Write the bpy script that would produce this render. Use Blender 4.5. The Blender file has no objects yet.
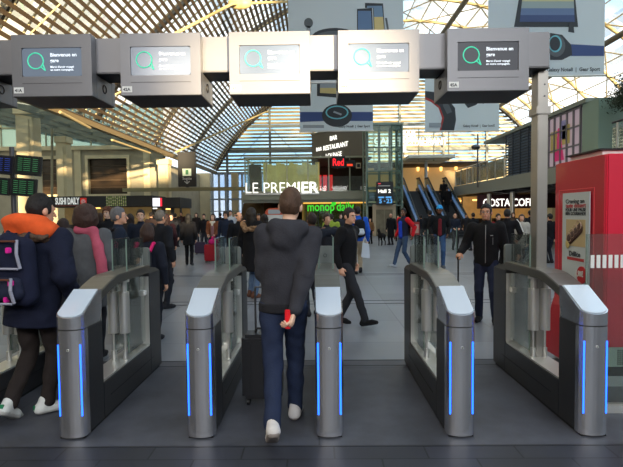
import bpy, math, random
import numpy as np
from mathutils import Vector, Matrix, Euler
R = math.radians
random.seed(7)
sc = bpy.context.scene
col = sc.collection

# ---------------------------------------------------------------- camera
F = 485.0
CAM = Vector((0, 0, 1.62))
cam_d = bpy.data.cameras.new('camera'); cam_d.sensor_width = 36; cam_d.lens = F / 623 * 36
cam_d.clip_end = 500
cam = bpy.data.objects.new('camera', cam_d); col.objects.link(cam)
CR = Matrix.Rotation(R(0.69), 3, 'Z') @ Matrix.Rotation(R(90 - 2.42), 3, 'X') @ Matrix.Rotation(R(-0.6), 3, 'Z')
cam.matrix_world = Matrix.Translation(CAM) @ CR.to_4x4()
sc.camera = cam

def at(px, py, Y):
    """World point at distance Y down the hall seen at a photograph pixel."""
    d = CR @ Vector(((px - 311.5) / F, -(py - 233.5) / F, -1))
    t = Y / d.y
    return CAM + d * t

# ---------------------------------------------------------------- world, sun, exposure
w = bpy.data.worlds.new('sky'); sc.world = w; w.use_nodes = True
nt = w.node_tree; N = nt.nodes; L = nt.links
bg = N['Background']
tc = N.new('ShaderNodeTexCoord')
sep = N.new('ShaderNodeSeparateXYZ'); L.new(tc.outputs['Generated'], sep.inputs[0])
nz = N.new('ShaderNodeTexNoise'); nz.inputs['Scale'].default_value = 5.5; nz.inputs['Detail'].default_value = 7
L.new(tc.outputs['Generated'], nz.inputs['Vector'])
cr = N.new('ShaderNodeValToRGB')
cr.color_ramp.elements[0].position = .40; cr.color_ramp.elements[0].color = (.42, .66, .90, 1)
cr.color_ramp.elements[1].position = .58; cr.color_ramp.elements[1].color = (1.0, .99, .95, 1)
L.new(nz.outputs['Fac'], cr.inputs[0])
wm = N.new('ShaderNodeMapRange'); wm.inputs['From Min'].default_value = -.18; wm.inputs['From Max'].default_value = -.5
L.new(sep.outputs['X'], wm.inputs['Value'])
mx = N.new('ShaderNodeMix'); mx.data_type = 'RGBA'
L.new(wm.outputs[0], mx.inputs['Factor']); L.new(cr.outputs[0], mx.inputs[6]); mx.inputs[7].default_value = (1.0, .86, .60, 1)
L.new(mx.outputs[2], bg.inputs['Color'])
bg.inputs['Strength'].default_value = 1.7

sun_d = bpy.data.lights.new('low_sun', 'SUN'); sun_d.energy = 13.0; sun_d.color = (1, .78, .48); sun_d.angle = R(1.2)
sun = bpy.data.objects.new('low_sun', sun_d); col.objects.link(sun)
SD = Vector((-.35, .93, -.062)).normalized()
sun.rotation_euler = SD.to_track_quat('-Z', 'Y').to_euler()

for i_, (x_, y_) in enumerate(((-3.2, -4.5), (0.2, -4.5), (3.6, -4.5))):      # added fill lights behind the viewer, brighten the gate and display fronts
    ld = bpy.data.lights.new('front_fill_light', 'AREA'); ld.shape = 'RECTANGLE'; ld.size = 2.4; ld.size_y = 1.2; ld.energy = (135, 130, 85)[i_]; ld.color = (1, .95, .90)
    lo_ = bpy.data.objects.new('front_fill_light', ld); col.objects.link(lo_); lo_.location = (x_, y_, 5.2)
    lo_.rotation_euler = (Vector((x_ * .5, 5.0, 1.5)) - lo_.location).to_track_quat('-Z', 'Y').to_euler()

sc.view_settings.view_transform = 'Standard'; sc.view_settings.look = 'None'
sc.view_settings.exposure = 0.35; sc.view_settings.gamma = 1
sc.view_settings.use_curve_mapping = False
sc.cycles.use_denoising = True
sc.cycles.max_bounces = 6; sc.cycles.diffuse_bounces = 3; sc.cycles.glossy_bounces = 3
sc.cycles.transparent_max_bounces = 24; sc.cycles.caustics_reflective = False; sc.cycles.caustics_refractive = False
sc.cycles.sample_clamp_indirect = 4

# ---------------------------------------------------------------- materials
MATS = {}
def srgb(r, g, b):
    f = lambda c: (c / 255 / 12.92) if c / 255 <= .04045 else ((c / 255 + .055) / 1.055) ** 2.4
    return (f(r), f(g), f(b), 1)

def mat(name, c, rough=.6, metal=0, emit=0, ecol=None, bump=0, bscale=40, var=0, vscale=6, spec=.5, stretch=None, coat=0):
    if name in MATS: return MATS[name]
    m = bpy.data.materials.new(name); m.use_nodes = True
    n = m.node_tree.nodes; l = m.node_tree.links; b = n['Principled BSDF']
    c = srgb(*c) if max(c[:3]) > 1 else (*c[:3], 1)
    b.inputs['Base Color'].default_value = c
    b.inputs['Roughness'].default_value = rough; b.inputs['Metallic'].default_value = metal
    b.inputs['Specular IOR Level'].default_value = spec
    b.inputs['Coat Weight'].default_value = coat
    if emit:
        e = srgb(*ecol) if ecol else c
        b.inputs['Emission Color'].default_value = e; b.inputs['Emission Strength'].default_value = emit
    if bump or var:
        t = n.new('ShaderNodeTexCoord'); mp = n.new('ShaderNodeMapping')
        l.new(t.outputs['Object'], mp.inputs['Vector'])
        if stretch: mp.inputs['Scale'].default_value = stretch
    if var:
        z = n.new('ShaderNodeTexNoise'); z.inputs['Scale'].default_value = vscale; z.inputs['Detail'].default_value = 5
        l.new(mp.outputs[0], z.inputs['Vector'])
        h = n.new('ShaderNodeMapRange'); h.inputs['From Min'].default_value = .3; h.inputs['From Max'].default_value = .7
        h.inputs['To Min'].default_value = 1 - var; h.inputs['To Max'].default_value = 1 + var
        l.new(z.outputs['Fac'], h.inputs['Value'])
        x = n.new('ShaderNodeVectorMath'); x.operation = 'SCALE'; x.inputs[0].default_value = c[:3]
        l.new(h.outputs[0], x.inputs['Scale']); l.new(x.outputs[0], b.inputs['Base Color'])
    if bump:
        z = n.new('ShaderNodeTexNoise'); z.inputs['Scale'].default_value = bscale; z.inputs['Detail'].default_value = 4
        l.new(mp.outputs[0], z.inputs['Vector'])
        bu = n.new('ShaderNodeBump'); bu.inputs['Strength'].default_value = bump; bu.inputs['Distance'].default_value = .02
        l.new(z.outputs['Fac'], bu.inputs['Height']); l.new(bu.outputs[0], b.inputs['Normal'])
    MATS[name] = m; return m

def glass(name, tint=(.8, .88, .86), refl=.1, haze=0.0, hcol=(.7, .75, .72)):
    if name in MATS: return MATS[name]
    m = bpy.data.materials.new(name); m.use_nodes = True
    n = m.node_tree.nodes; l = m.node_tree.links; n.remove(n['Principled BSDF'])
    out = n['Material Output']
    tr = n.new('ShaderNodeBsdfTransparent'); tr.inputs[0].default_value = (*tint, 1)
    gl = n.new('ShaderNodeBsdfGlossy'); gl.inputs['Roughness'].default_value = .03
    gl.inputs[0].default_value = (1, 1, 1, 1)
    fr = n.new('ShaderNodeFresnel'); fr.inputs[0].default_value = 1.35
    ml = n.new('ShaderNodeMath'); ml.operation = 'MULTIPLY'; ml.inputs[1].default_value = refl * 8; ml.use_clamp = True
    l.new(fr.outputs[0], ml.inputs[0])
    a = n.new('ShaderNodeMixShader'); l.new(ml.outputs[0], a.inputs[0]); l.new(tr.outputs[0], a.inputs[1]); l.new(gl.outputs[0], a.inputs[2])
    last = a
    if haze:
        df = n.new('ShaderNodeBsdfDiffuse'); df.inputs[0].default_value = (*hcol, 1)
        b = n.new('ShaderNodeMixShader'); b.inputs[0].default_value = haze
        l.new(a.outputs[0], b.inputs[1]); l.new(df.outputs[0], b.inputs[2]); last = b
    l.new(last.outputs[0], out.inputs[0])
    MATS[name] = m; return m

# ---------------------------------------------------------------- mesh helpers
class MB:
    def __init__(s): s.v = []; s.f = []; s.m = []; s.sm = []
    def add(s, vs, fs, mi=0, smooth=False):
        o = len(s.v); s.v += [tuple(v) for v in vs]
        for f in fs: s.f.append(tuple(i + o for i in f)); s.m.append(mi); s.sm.append(smooth)
        return s
    def box(s, x0, x1, y0, y1, z0, z1, mi=0):
        v = [(x, y, z) for z in (z0, z1) for y in (y0, y1) for x in (x0, x1)]
        return s.add(v, [(0, 2, 3, 1), (4, 5, 7, 6), (0, 1, 5, 4), (2, 6, 7, 3), (0, 4, 6, 2), (1, 3, 7, 5)], mi)
    def cbox(s, c, d, M=None, mi=0):
        M = M or Matrix.Identity(3); c = Vector(c)
        v = [c + M @ Vector((x * d[0] / 2, y * d[1] / 2, z * d[2] / 2)) for z in (-1, 1) for y in (-1, 1) for x in (-1, 1)]
        return s.add(v, [(0, 2, 3, 1), (4, 5, 7, 6), (0, 1, 5, 4), (2, 6, 7, 3), (0, 4, 6, 2), (1, 3, 7, 5)], mi)
    def bar(s, a, b, wx, wz=None, mi=0, up=(0, 0, 1)):
        a = Vector(a); b = Vector(b); d = b - a; wz = wz or wx
        y = d.normalized(); u = Vector(up)
        if abs(y.dot(u)) > .98: u = Vector((0, 1, 0))
        x = y.cross(u).normalized(); z = x.cross(y)
        M = Matrix((x, y, z)).transposed()
        return s.cbox((a + b) / 2, (wx, d.length, wz), M, mi)
    def cyl(s, a, b, r, r2=None, n=12, mi=0, caps=True):
        a = Vector(a); b = Vector(b); r2 = r if r2 is None else r2
        y = (b - a).normalized(); u = Vector((0, 0, 1)) if abs(y.z) < .9 else Vector((1, 0, 0))
        x = y.cross(u).normalized(); z = x.cross(y)
        v = []
        for p, q in ((a, r), (b, r2)):
            for i in range(n):
                t = 2 * math.pi * i / n; v.append(p + x * math.cos(t) * q + z * math.sin(t) * q)
        s.add(v, [(i, (i + 1) % n, n + (i + 1) % n, n + i) for i in range(n)], mi, True)
        if caps:
            s.add(v[:n], [tuple(range(n))[::-1]], mi); s.add(v[n:], [tuple(range(n))], mi)
        return s
    def tube(s, pts, r, n=8, mi=0):
        for a, b in zip(pts, pts[1:]): s.cyl(a, b, r, n=n, mi=mi)
        return s
    def ring(s, c, R_, r, nrm=(0, 1, 0), n=28, k=6, mi=0, a0=0, a1=2 * math.pi):
        c = Vector(c); y = Vector(nrm).normalized(); u = Vector((0, 0, 1)) if abs(y.z) < .9 else Vector((1, 0, 0))
        x = y.cross(u).normalized(); z = x.cross(y); v = []
        full = abs(a1 - a0 - 2 * math.pi) < 1e-6; m = n if full else n + 1
        for i in range(m):
            t = a0 + (a1 - a0) * i / n; e = x * math.cos(t) + z * math.sin(t)
            for j in range(k):
                q = 2 * math.pi * j / k; v.append(c + e * (R_ + r * math.cos(q)) + y * r * math.sin(q))
        f = []
        for i in range(n):
            i2 = (i + 1) % m
            for j in range(k): f.append((i * k + j, i * k + (j + 1) % k, i2 * k + (j + 1) % k, i2 * k + j))
        return s.add(v, f, mi, True)
    def prism(s, poly, a, b, axis='x', mi=0):
        """Extrude a 2D outline between a and b along an axis; outline gives the two other coordinates in order."""
        def P(p, t):
            if axis == 'x': return (t, p[0], p[1])
            if axis == 'y': return (p[0], t, p[1])
            return (p[0], p[1], t)
        n = len(poly); v = [P(p, a) for p in poly] + [P(p, b) for p in poly]
        return s.add(v, [tuple(range(n))[::-1], tuple(range(n, 2 * n))] + [(i, (i + 1) % n, n + (i + 1) % n, n + i) for i in range(n)], mi)
    def quad(s, a, b, c, d, mi=0): return s.add([a, b, c, d], [(0, 1, 2, 3)], mi)
    def ell(s, c, r, n=14, m=9, M=None, mi=0):
        c = Vector(c); M = M or Matrix.Identity(3); v = []
        for j in range(m + 1):
            p = math.pi * j / m
            for i in range(n):
                t = 2 * math.pi * i / n
                v.append(c + M @ Vector((r[0] * math.sin(p) * math.cos(t), r[1] * math.sin(p) * math.sin(t), r[2] * math.cos(p))))
        f = [(j * n + i, (j + 1) * n + i, (j + 1) * n + (i + 1) % n, j * n + (i + 1) % n) for j in range(m) for i in range(n)]
        return s.add(v, f, mi, True)
    def build(s, name, mats, parent=None, bevel=0):
        me = bpy.data.meshes.new(name); me.from_pydata([tuple(v) for v in s.v], [], s.f)
        if not isinstance(mats, (list, tuple)): mats = [mats]
        for m in mats: me.materials.append(m)
        me.polygons.foreach_set('material_index', s.m); me.polygons.foreach_set('use_smooth', s.sm)
        me.validate(); me.update()
        import bmesh
        bm = bmesh.new(); bm.from_mesh(me); bmesh.ops.recalc_face_normals(bm, faces=bm.faces)
        if bevel:
            es = [e for e in bm.edges if len(e.link_faces) == 2 and e.calc_face_angle(0) > .6]
            bmesh.ops.bevel(bm, geom=es, offset=bevel, segments=2, affect='EDGES', clamp_overlap=True)
        bm.to_mesh(me); bm.free()
        o = bpy.data.objects.new(name, me); col.objects.link(o)
        if parent: o.parent = parent
        return o

def tag(o, label=None, cat=None, group=None, kind=None):
    if label: o['label'] = label
    if cat: o['category'] = cat
    if group: o['group'] = group
    if kind: o['kind'] = kind
    return o

def empty(name, loc=(0, 0, 0), rz=0, label=None, cat=None, group=None):
    o = bpy.data.objects.new(name, None); o.empty_display_size = .1
    o.location = loc; o.rotation_euler = (0, 0, rz); col.objects.link(o)
    return tag(o, label, cat, group)

def copy_tree(o, parent=None):
    c = o.copy(); col.objects.link(c); c.parent = parent
    for ch in list(o.children): copy_tree(ch, c)
    return c

def struct(name, mb, m, parent=None, bevel=0):
    o = mb.build(name, m, parent, bevel)
    if not parent: o['kind'] = 'structure'
    return o

def text(body, size, m, name, parent, M, extrude=.004, bold=0.0, align='LEFT', width=None, sx=1.0):
    """Lettering as a mesh; M places the text plane (x along the line, y up, z out of the face)."""
    cu = bpy.data.curves.new('t', 'FONT'); cu.body = body; cu.size = size; cu.extrude = extrude
    cu.offset = bold; cu.align_x = align; cu.resolution_u = 3; cu.space_line = 1.0
    t = bpy.data.objects.new('t', cu); col.objects.link(t)
    dg = bpy.context.evaluated_depsgraph_get(); dg.update()
    me = bpy.data.meshes.new_from_object(t.evaluated_get(dg))
    bpy.data.objects.remove(t); bpy.data.curves.remove(cu)
    co = np.empty(len(me.vertices) * 3); me.vertices.foreach_get('co', co); co = co.reshape(-1, 3)
    if width and len(co):
        wd = co[:, 0].max() - co[:, 0].min()
        co[:, 0] *= width / wd
        if align == 'LEFT': co[:, 0] -= co[:, 0].min()
    co[:, 0] *= sx
    me.vertices.foreach_set('co', co.ravel())
    me.transform(M); me.materials.clear(); me.materials.append(m); me.update(); me.name = name
    o = bpy.data.objects.new(name, me); col.objects.link(o)
    if parent: o.parent = parent
    return o

def face_y(x, y, z):   # text plane facing the camera (towards -Y)
    return Matrix.Translation((x, y, z)) @ Matrix.Rotation(R(90), 4, 'X')
def face_mx(x, y, z):  # text plane facing -X (reading along -Y ... towards the viewer)
    return Matrix.Translation((x, y, z)) @ Matrix.Rotation(R(-90), 4, 'Z') @ Matrix.Rotation(R(90), 4, 'X')
def face_px(x, y, z):  # text plane facing +X
    return Matrix.Translation((x, y, z)) @ Matrix.Rotation(R(90), 4, 'Z') @ Matrix.Rotation(R(90), 4, 'X')

def rrect(x0, x1, z0, z1, r, n=4):
    p = []
    for cx, cz, a in ((x1 - r, z1 - r, 0), (x0 + r, z1 - r, 90), (x0 + r, z0 + r, 180), (x1 - r, z0 + r, 270)):
        for i in range(n + 1):
            t = R(a + 90 * i / n); p.append((cx + r * math.cos(t), cz + r * math.sin(t)))
    return p

def cloth_sheet(name, c):
    m = mat(name, c, .6); n = m.node_tree.nodes; l = m.node_tree.links
    t = n.new('ShaderNodeBsdfTranslucent'); t.inputs[0].default_value = srgb(*c); x = n.new('ShaderNodeMixShader'); x.inputs[0].default_value = .5
    l.new(n['Principled BSDF'].outputs[0], x.inputs[1]); l.new(t.outputs[0], x.inputs[2]); l.new(x.outputs[0], n['Material Output'].inputs[0]); return m
STEEL = mat('brushed_steel', (226, 226, 230), .22, .98, bump=.03, bscale=60, stretch=(20, 20, .3))
STEEL2 = mat('satin_steel', (216, 216, 212), .34, .7)
DARKSTEEL = mat('dark_steel_sheet', (92, 92, 95), .42, .75, var=.08, vscale=3)
BLACK = mat('black_plastic', (18, 18, 20), .5)
WHITE = mat('white_paint', (225, 225, 222), .5)
# ================================================================ THE HALL
# ---- floor
def tile_mat(name, c, jc, bw, bh, rough, mortar=.006, var=.15):
    m = bpy.data.materials.new(name); m.use_nodes = True
    n = m.node_tree.nodes; l = m.node_tree.links; b = n['Principled BSDF']
    t = n.new('ShaderNodeTexCoord'); br = n.new('ShaderNodeTexBrick')
    br.inputs['Scale'].default_value = 1; br.inputs['Brick Width'].default_value = bw; br.inputs['Row Height'].default_value = bh
    br.inputs['Mortar Size'].default_value = mortar; br.offset = .5 if bw != bh else 0
    br.inputs['Color1'].default_value = srgb(*c); br.inputs['Color2'].default_value = srgb(*[x * .88 for x in c]); br.inputs['Mortar'].default_value = srgb(*jc)
    l.new(t.outputs['Object'], br.inputs['Vector'])
    z = n.new('ShaderNodeTexNoise'); z.inputs['Scale'].default_value = 2.2; z.inputs['Detail'].default_value = 8; z.inputs['Roughness'].default_value = .65
    l.new(t.outputs['Object'], z.inputs['Vector'])
    h = n.new('ShaderNodeMapRange'); h.inputs['From Min'].default_value = .3; h.inputs['From Max'].default_value = .7
    h.inputs['To Min'].default_value = 1 - var; h.inputs['To Max'].default_value = 1 + var; l.new(z.outputs['Fac'], h.inputs['Value'])
    x = n.new('ShaderNodeVectorMath'); x.operation = 'SCALE'; l.new(br.outputs['Color'], x.inputs[0]); l.new(h.outputs[0], x.inputs['Scale'])
    l.new(x.outputs[0], b.inputs['Base Color'])
    rr = n.new('ShaderNodeMapRange'); rr.inputs['To Min'].default_value = rough - .08; rr.inputs['To Max'].default_value = rough + .12
    l.new(z.outputs['Fac'], rr.inputs['Value']); l.new(rr.outputs[0], b.inputs['Roughness'])
    b.inputs['Specular IOR Level'].default_value = .45
    return m
M_CONC = tile_mat('polished_grey_floor_tile', (130, 135, 144), (96, 100, 108), 1.2, 1.2, .3, .008, .12)
M_MAT = tile_mat('dark_worn_gate_floor', (74, 76, 84), (50, 52, 58), 2.5, 2.5, .5, .006, .42)
M_SLAB = tile_mat('dark_slate_slabs', (50, 52, 60), (22, 23, 27), .62, .42, .5, .006, .2)
YM0, YM1 = 3.31, 5.28
struct('floor', MB().quad((-42, YM1, 0), (42, YM1, 0), (42, 70, 0), (-42, 70, 0)), M_CONC)
struct('floor', MB().quad((-42, YM0, 0), (42, YM0, 0), (42, YM1, 0), (-42, YM1, 0)), M_MAT)
o = struct('floor', MB().quad((-42, 0, 0), (42, 0, 0), (42, 30, 0), (-42, 30, 0)), M_SLAB); o.location = (.1, YM0 - 30, 0)
M_JOINT = mat('dark_joint', (34, 36, 42), .5)
struct('trim_1', MB().box(-42, 42, YM0 - .012, YM0 + .006, 0, .002).box(-42, 42, YM1 - .2, YM1 - .19, 0, .002).box(-42, 42, YM1 - .02, YM1, 0, .002), M_JOINT)
m = MB()
for y in (8.55, 8.85, 12.5, 12.75): m.box(-42, 42, y, y + .035, 0, .003)
struct('trim_2', m, M_JOINT)

# ---- vault
VC, VZ, VR = 8.0, -3.9, 23.0
def arch(deg, y, r=VR): return Vector((VC + r * math.cos(R(deg)), y, VZ + r * math.sin(R(deg))))
def shell_at(px, py, r=VR - .35):
    d = at(px, py, 1) - CAM
    a = d.x ** 2 + d.z ** 2; b = 2 * (-VC * d.x + (CAM.z - VZ) * d.z); c = VC ** 2 + (CAM.z - VZ) ** 2 - r * r
    t = (-b + math.sqrt(b * b - 4 * a * c)) / (2 * a); return CAM + d * t
M_SLAT = mat('dark_timber_louvre', (84, 68, 48), .7, var=.15, vscale=.5)
M_PURL = mat('cream_roof_rib', (196, 180, 140), .55)
M_GOLD = mat('ochre_roof_truss', (196, 176, 126), .5)
M_DTRUSS = mat('dark_roof_pipe', (86, 82, 74), .5)
m = MB(); a = 152.3
while a > 99:
    p = arch(a, -14); q = arch(a, 60); rad = Vector((math.cos(R(a)), 0, math.sin(R(a))))
    m.bar(p, q, .17, .12, up=rad); a -= .875
struct('ceiling_slats', m, M_SLAT)
m = MB(); y = -12.0
while y < 60:
    pts = [arch(a, y, VR + .12) for a in range(152, 96, -4)]
    for p, q in zip(pts, pts[1:]): m.bar(p, q, .07, .07)
    y += 1.15
struct('ceiling_ribs', m, M_PURL)
m = MB()
for y in (-2, 8, 18, 28, 38, 48, 59.5):
    pts = [arch(a, y, VR + .4) for a in range(152, 96, -4)]
    for p, q in zip(pts, pts[1:]): m.bar(p, q, .3, .3)
struct('ceiling_arches', m, M_DTRUSS)
m = MB()
for y in np.arange(-10, 60.1, 4.6):          # glazed side
    pts = [arch(a, y) for a in np.arange(98, 26, -5)]
    for p, q in zip(pts, pts[1:]): m.cyl(p, q, .13, n=6)
for y in np.arange(-10, 55, 4.6):
    for k, a in enumerate(np.arange(96, 34, -10)):
        m.cyl(arch(a, y, VR - .1), arch(a - 10, y + 4.6, VR - .1), .05, n=5)
        m.cyl(arch(a - 10, y, VR - .1), arch(a, y + 4.6, VR - .1), .05, n=5)
struct('ceiling_trusses', m, M_GOLD)
m = MB()
for a in np.arange(96, 27, -3.4): m.bar(arch(a, -12, VR + .15), arch(a, 60, VR + .15), .07, .07)
struct('ceiling_purlins', m, M_PURL)
m = MB(); s = shell_at(600, 46); aa = math.degrees(math.atan2(s.z - VZ, s.x - VC))
for a_ in (aa, 80): m.cyl(arch(a_, -12, VR - .5), arch(a_, 60, VR - .5), .22, n=10)
struct('ceiling_pipes', m, M_DTRUSS)
m = MB()
for p, q, r in (((176, 152), (268, 111), .09), ((98, 74), (232, 4), .09), ((232, 4), (300, 1), .09), ((60, 112), (90, 128), .07), ((112, 140), (150, 153), .07),
                ((30, 34), (60, 4), .03), ((112, 96), (150, 78), .05)):
    m.cyl(shell_at(*p, VR - .8), shell_at(*q, VR - .8), r, n=7)
n_ = shell_at(240, 3, VR - .8); m.ell(n_, (.75, .3, .4))
struct('ceiling_tie_rods', m, M_GOLD)
# gutter beam on the springing line, and the aisle roof outside it
m = MB().box(-12.6, -12.3, -14, 60, 6.5, 6.8)
struct('beam_gutter', m, mat('weathered_gutter', (120, 104, 72), .6))
# glass over the roof
def shell_mesh(a0, a1, r, y0=-14, y1=60, st=3.0):
    m = MB(); an = np.arange(a0, a1 - .01, -st)
    for a in an: m.quad(arch(a, y0, r), arch(max(a - st, a1), y0, r), arch(max(a - st, a1), y1, r), arch(a, y1, r))
    return m
G_ROOF = glass('roof_glass', (.93, .96, .97), .06, .10, (.8, .8, .76))
struct('ceiling_glass', shell_mesh(152, 27, VR + .3), G_ROOF)
# side-aisle roof, left
m = MB()
for y in np.arange(-12, 46, 3.2): m.bar((-12.6, y, 6.9), (-31, y, 10.4), .16, .3)
for x in np.arange(-14, -31, -2.6):
    z = 6.9 + (-12.6 - x) / 18.4 * 3.5; m.bar((x, -12, z), (x, 46, z), .1, .14)
struct('ceiling_aisle_bars', m, mat('grey_green_steelwork', (112, 116, 104), .55))
struct('ceiling_aisle_glass', MB().quad((-12.6, -12, 7.1), (-12.6, 46, 7.1), (-31, 46, 10.6), (-31, -12, 10.6)), glass('aisle_glass', (.75, .86, .86), .06, .2, (.6, .66, .62)))

# ---- gable at the far end
m = MB(); z = 6.9
while z < 18.6:
    hw = math.sqrt(VR ** 2 - (z - VZ) ** 2); m.box(VC - hw, VC + hw, 60.0, 60.25, z, z + .21); z += .44
struct('wall_gable_louvres', m, mat('pale_gable_louvre', (168, 144, 92), .5))
m = MB()
for x in np.arange(VC - 19, VC + 20, 5.3):
    t = math.sqrt(VR ** 2 - (x - VC) ** 2) + VZ
    if t > 7: m.box(x - .13, x + .13, 59.7, 60, 0, t)
for z in (6.6, 9.3, 12.3, 15.3):
    hw = math.sqrt(max(0, VR ** 2 - (z - VZ) ** 2)); m.box(VC - hw, VC + hw, 59.65, 60.0, z - .16, z + .16)
for x in np.arange(VC - 13.7, VC + 14, 10.6):
    m.bar((x, 59.6, 12.3), (x - 5.3, 59.6, 6.6), .06).bar((x, 59.6, 12.3), (x + 5.3, 59.6, 6.6), .06)
struct('wall_gable_frame', m, mat('gable_steel', (120, 124, 118), .5))
struct('wall_gable_glass', MB().prism([(arch(a, 0).x, arch(a, 0).z) for a in range(152, 26, -4)], 60.5, 60.52, 'y'), glass('gable_glass', (.86, .95, .97), .08, .12, (.7, .8, .84)))
pts = [arch(a, 59.8, VR + .1) for a in range(152, 26, -4)]
m = MB()
for p, q in zip(pts, pts[1:]): m.bar(p, q, .5, .35)
struct('beam_end_arch', m, mat('end_arch_brown', (70, 62, 50), .6))

# lower far wall with openings
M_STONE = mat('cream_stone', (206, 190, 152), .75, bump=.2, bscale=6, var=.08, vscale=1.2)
M_STONE2 = mat('grey_stone', (158, 148, 124), .8, bump=.2, bscale=6, var=.1, vscale=1.2)  # greyer, darker stone than the cream one
struct('wall_far', MB().box(-14.6, -13.0, 59, 60, 0, 6.6).box(-10.4, -9.6, 59, 60, 0, 6.6).box(-5.2, 29, 59.2, 60, 0, 6.6), M_STONE)
m = MB()
for x in (-12.6, -11.8, -11.0, -9.0, -7.9, -6.7): m.cyl((x, 58.6, 0), (x, 58.6, 6.6), .14, n=10)
m.box(-13, -5.2, 58.9, 59.0, 3.3, 3.5).box(-13, -5.2, 58.9, 59.0, 1.9, 2.0)
struct('wall_far_columns', m, mat('bluish_column', (150, 158, 165), .5))
struct('window_1', MB().box(-13, -5.2, 59.4, 59.42, 0, 6.6), glass('street_glass', (.8, .86, .95), .1, .25, (.62, .68, .8)))

# ---- left: stone facade across the aisle (faces down the hall), its return and its windows
YF = 45.0
def fx(px): return at(px, 160, YF).x
def fz(py): return at(110, py, YF).z
X0, X1 = -42, fx(163)
zc = fz(147)
wins = [(at(37, 160, YF).x, at(58, 160, YF).x), (fx(88), fx(127))]
zw0, zw1 = fz(194), fz(158.5)
m = MB(); xs = [X0] + [v for w_ in wins for v in w_] + [X1]
m.box(X0, X1, YF, YF + .8, 0, zw0).box(X0, X1, YF, YF + .8, zw1, zc)
for a_, b_ in zip(xs[::2], xs[1::2]): m.box(a_, b_, YF, YF + .8, zw0, zw1)
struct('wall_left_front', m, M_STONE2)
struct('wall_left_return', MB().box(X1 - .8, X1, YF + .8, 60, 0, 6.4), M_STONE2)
m = MB()
for a_, b_ in wins:
    for (p, q, r, s_) in ((a_ - .25, b_ + .25, zw1, zw1 + .3), (a_ - .25, b_ + .25, zw0 - .2, zw0), (a_ - .25, a_, zw0, zw1), (b_, b_ + .25, zw0, zw1)):
        m.box(p, q, YF - .12, YF, r, s_)
m.box(X0, X1 + .2, YF - .25, YF, zc - .25, zc + .12)
for x in (fx(78), fx(147)): m.box(x - .3, x + .3, YF - .15, YF, 0, zc - .25)
struct('trim_3', m, M_STONE)
M_WIN = mat('dim_window_glass', (52, 40, 28), .25, var=.3, vscale=.8)
for i, (a_, b_) in enumerate(wins):
    m = MB().box(a_, b_, YF + .35, YF + .4, zw0, zw1)
    for k in range(1, 5): m.box(a_, b_, YF + .3, YF + .35, zw0 + (zw1 - zw0) * k / 5 - .03, zw0 + (zw1 - zw0) * k / 5 + .03, 1)
    struct('window_%d' % (i + 2), m, [M_WIN, mat('window_bar', (84, 66, 46), .6)])
m = MB()
for x in np.arange(X0, X1, 2.1): m.box(x - .06, x + .06, YF + .2, YF + .3, zc, zc + 4)
m.box(X0, X1, YF + .2, YF + .35, zc + 1.8, zc + 1.95)
struct('window_clerestory_bars', m, mat('clerestory_steel', (150, 146, 120), .5))
struct('window_clerestory', MB().box(X0, X1, YF + .4, YF + .42, zc, zc + 4), glass('clerestory_glass', (.62, .78, .78), .1, .35, (.5, .62, .6)))

# big square stone columns on the left
def column(px0, px1, Y, ztop, label, d=.9):
    x0, x1 = at(px0, 190, Y).x, at(px1, 190, Y).x
    r = empty('stone_column', ((x0 + x1) / 2, Y, 0), 0, label, 'column')
    h = (x1 - x0) / 2
    MB().box(-h, h, -d / 2, d / 2, .5, ztop - .5).box(-h * .62, h * .62, -d / 2 - .08, -d / 2, .7, ztop - .8).build('shaft', M_STONE, r, .03)
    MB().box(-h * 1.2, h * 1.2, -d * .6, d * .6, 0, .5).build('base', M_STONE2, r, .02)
    MB().box(-h * 1.2, h * 1.2, -d * .6, d * .6, ztop - .5, ztop).build('capital', M_STONE, r, .03)
    return r
column(22, 39, 30, 8.3, 'tall cream stone column beside the departure boards at the left')
column(60, 70, 37, 7.6, 'slim cream stone column between the two dark windows, pipe clipped to its side')
column(160, 170, 42, 6.4, 'cream pilaster column beyond the second black snack kiosk, left of the hanging exit sign')
tag(MB().cyl(at(52, 205, 36.5), at(52, 128, 36.5), .09).build('drain_pipe', mat('drain_pipe_paint', (150, 140, 112), .5)), 'thin grey drain pipe running up beside the slim stone column', 'pipe')
m = MB(); p = at(64, 108, 37); 
for s_ in (-1, 1):
    for k in range(6): m.bar(p + Vector((s_ * k * .45, 0, k * k * .08 - .9)), p + Vector((s_ * (k + 1) * .45, 0, (k + 1) ** 2 * .08 - .9)), .16, .3)
struct('trim_4', m, mat('dark_bracket_steel', (70, 66, 56), .6))

# ---- the enclosing walls and the added sun screen behind the viewer
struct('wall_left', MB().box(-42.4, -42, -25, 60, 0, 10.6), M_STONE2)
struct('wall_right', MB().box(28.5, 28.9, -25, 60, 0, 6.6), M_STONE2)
m = MB()                                     # unseen screen added to block the sun; gaps aim it at displays and roof
Y_ = -25.4
def seg(x0, x1, z0, z1): m.box(x0, x1, Y_, Y_ + .4, z0, z1)
seg(-60, .2, 0, 9.3); seg(2.6, 9.85, 0, 9.3); seg(9.85, 11.75, 0, 4.0); seg(9.85, 11.75, 5.25, 9.3); seg(11.75, 90, 0, 9.3)  # open slot added so the steel gate columns reflect a bright strip
seg(-60, -4, 9.3, 17); seg(14.2, 38, 9.3, 17); seg(64, 90, 9.3, 17)
struct('wall_sun_screen', m, mat('sun_screen', (120, 112, 104), .8))
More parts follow.
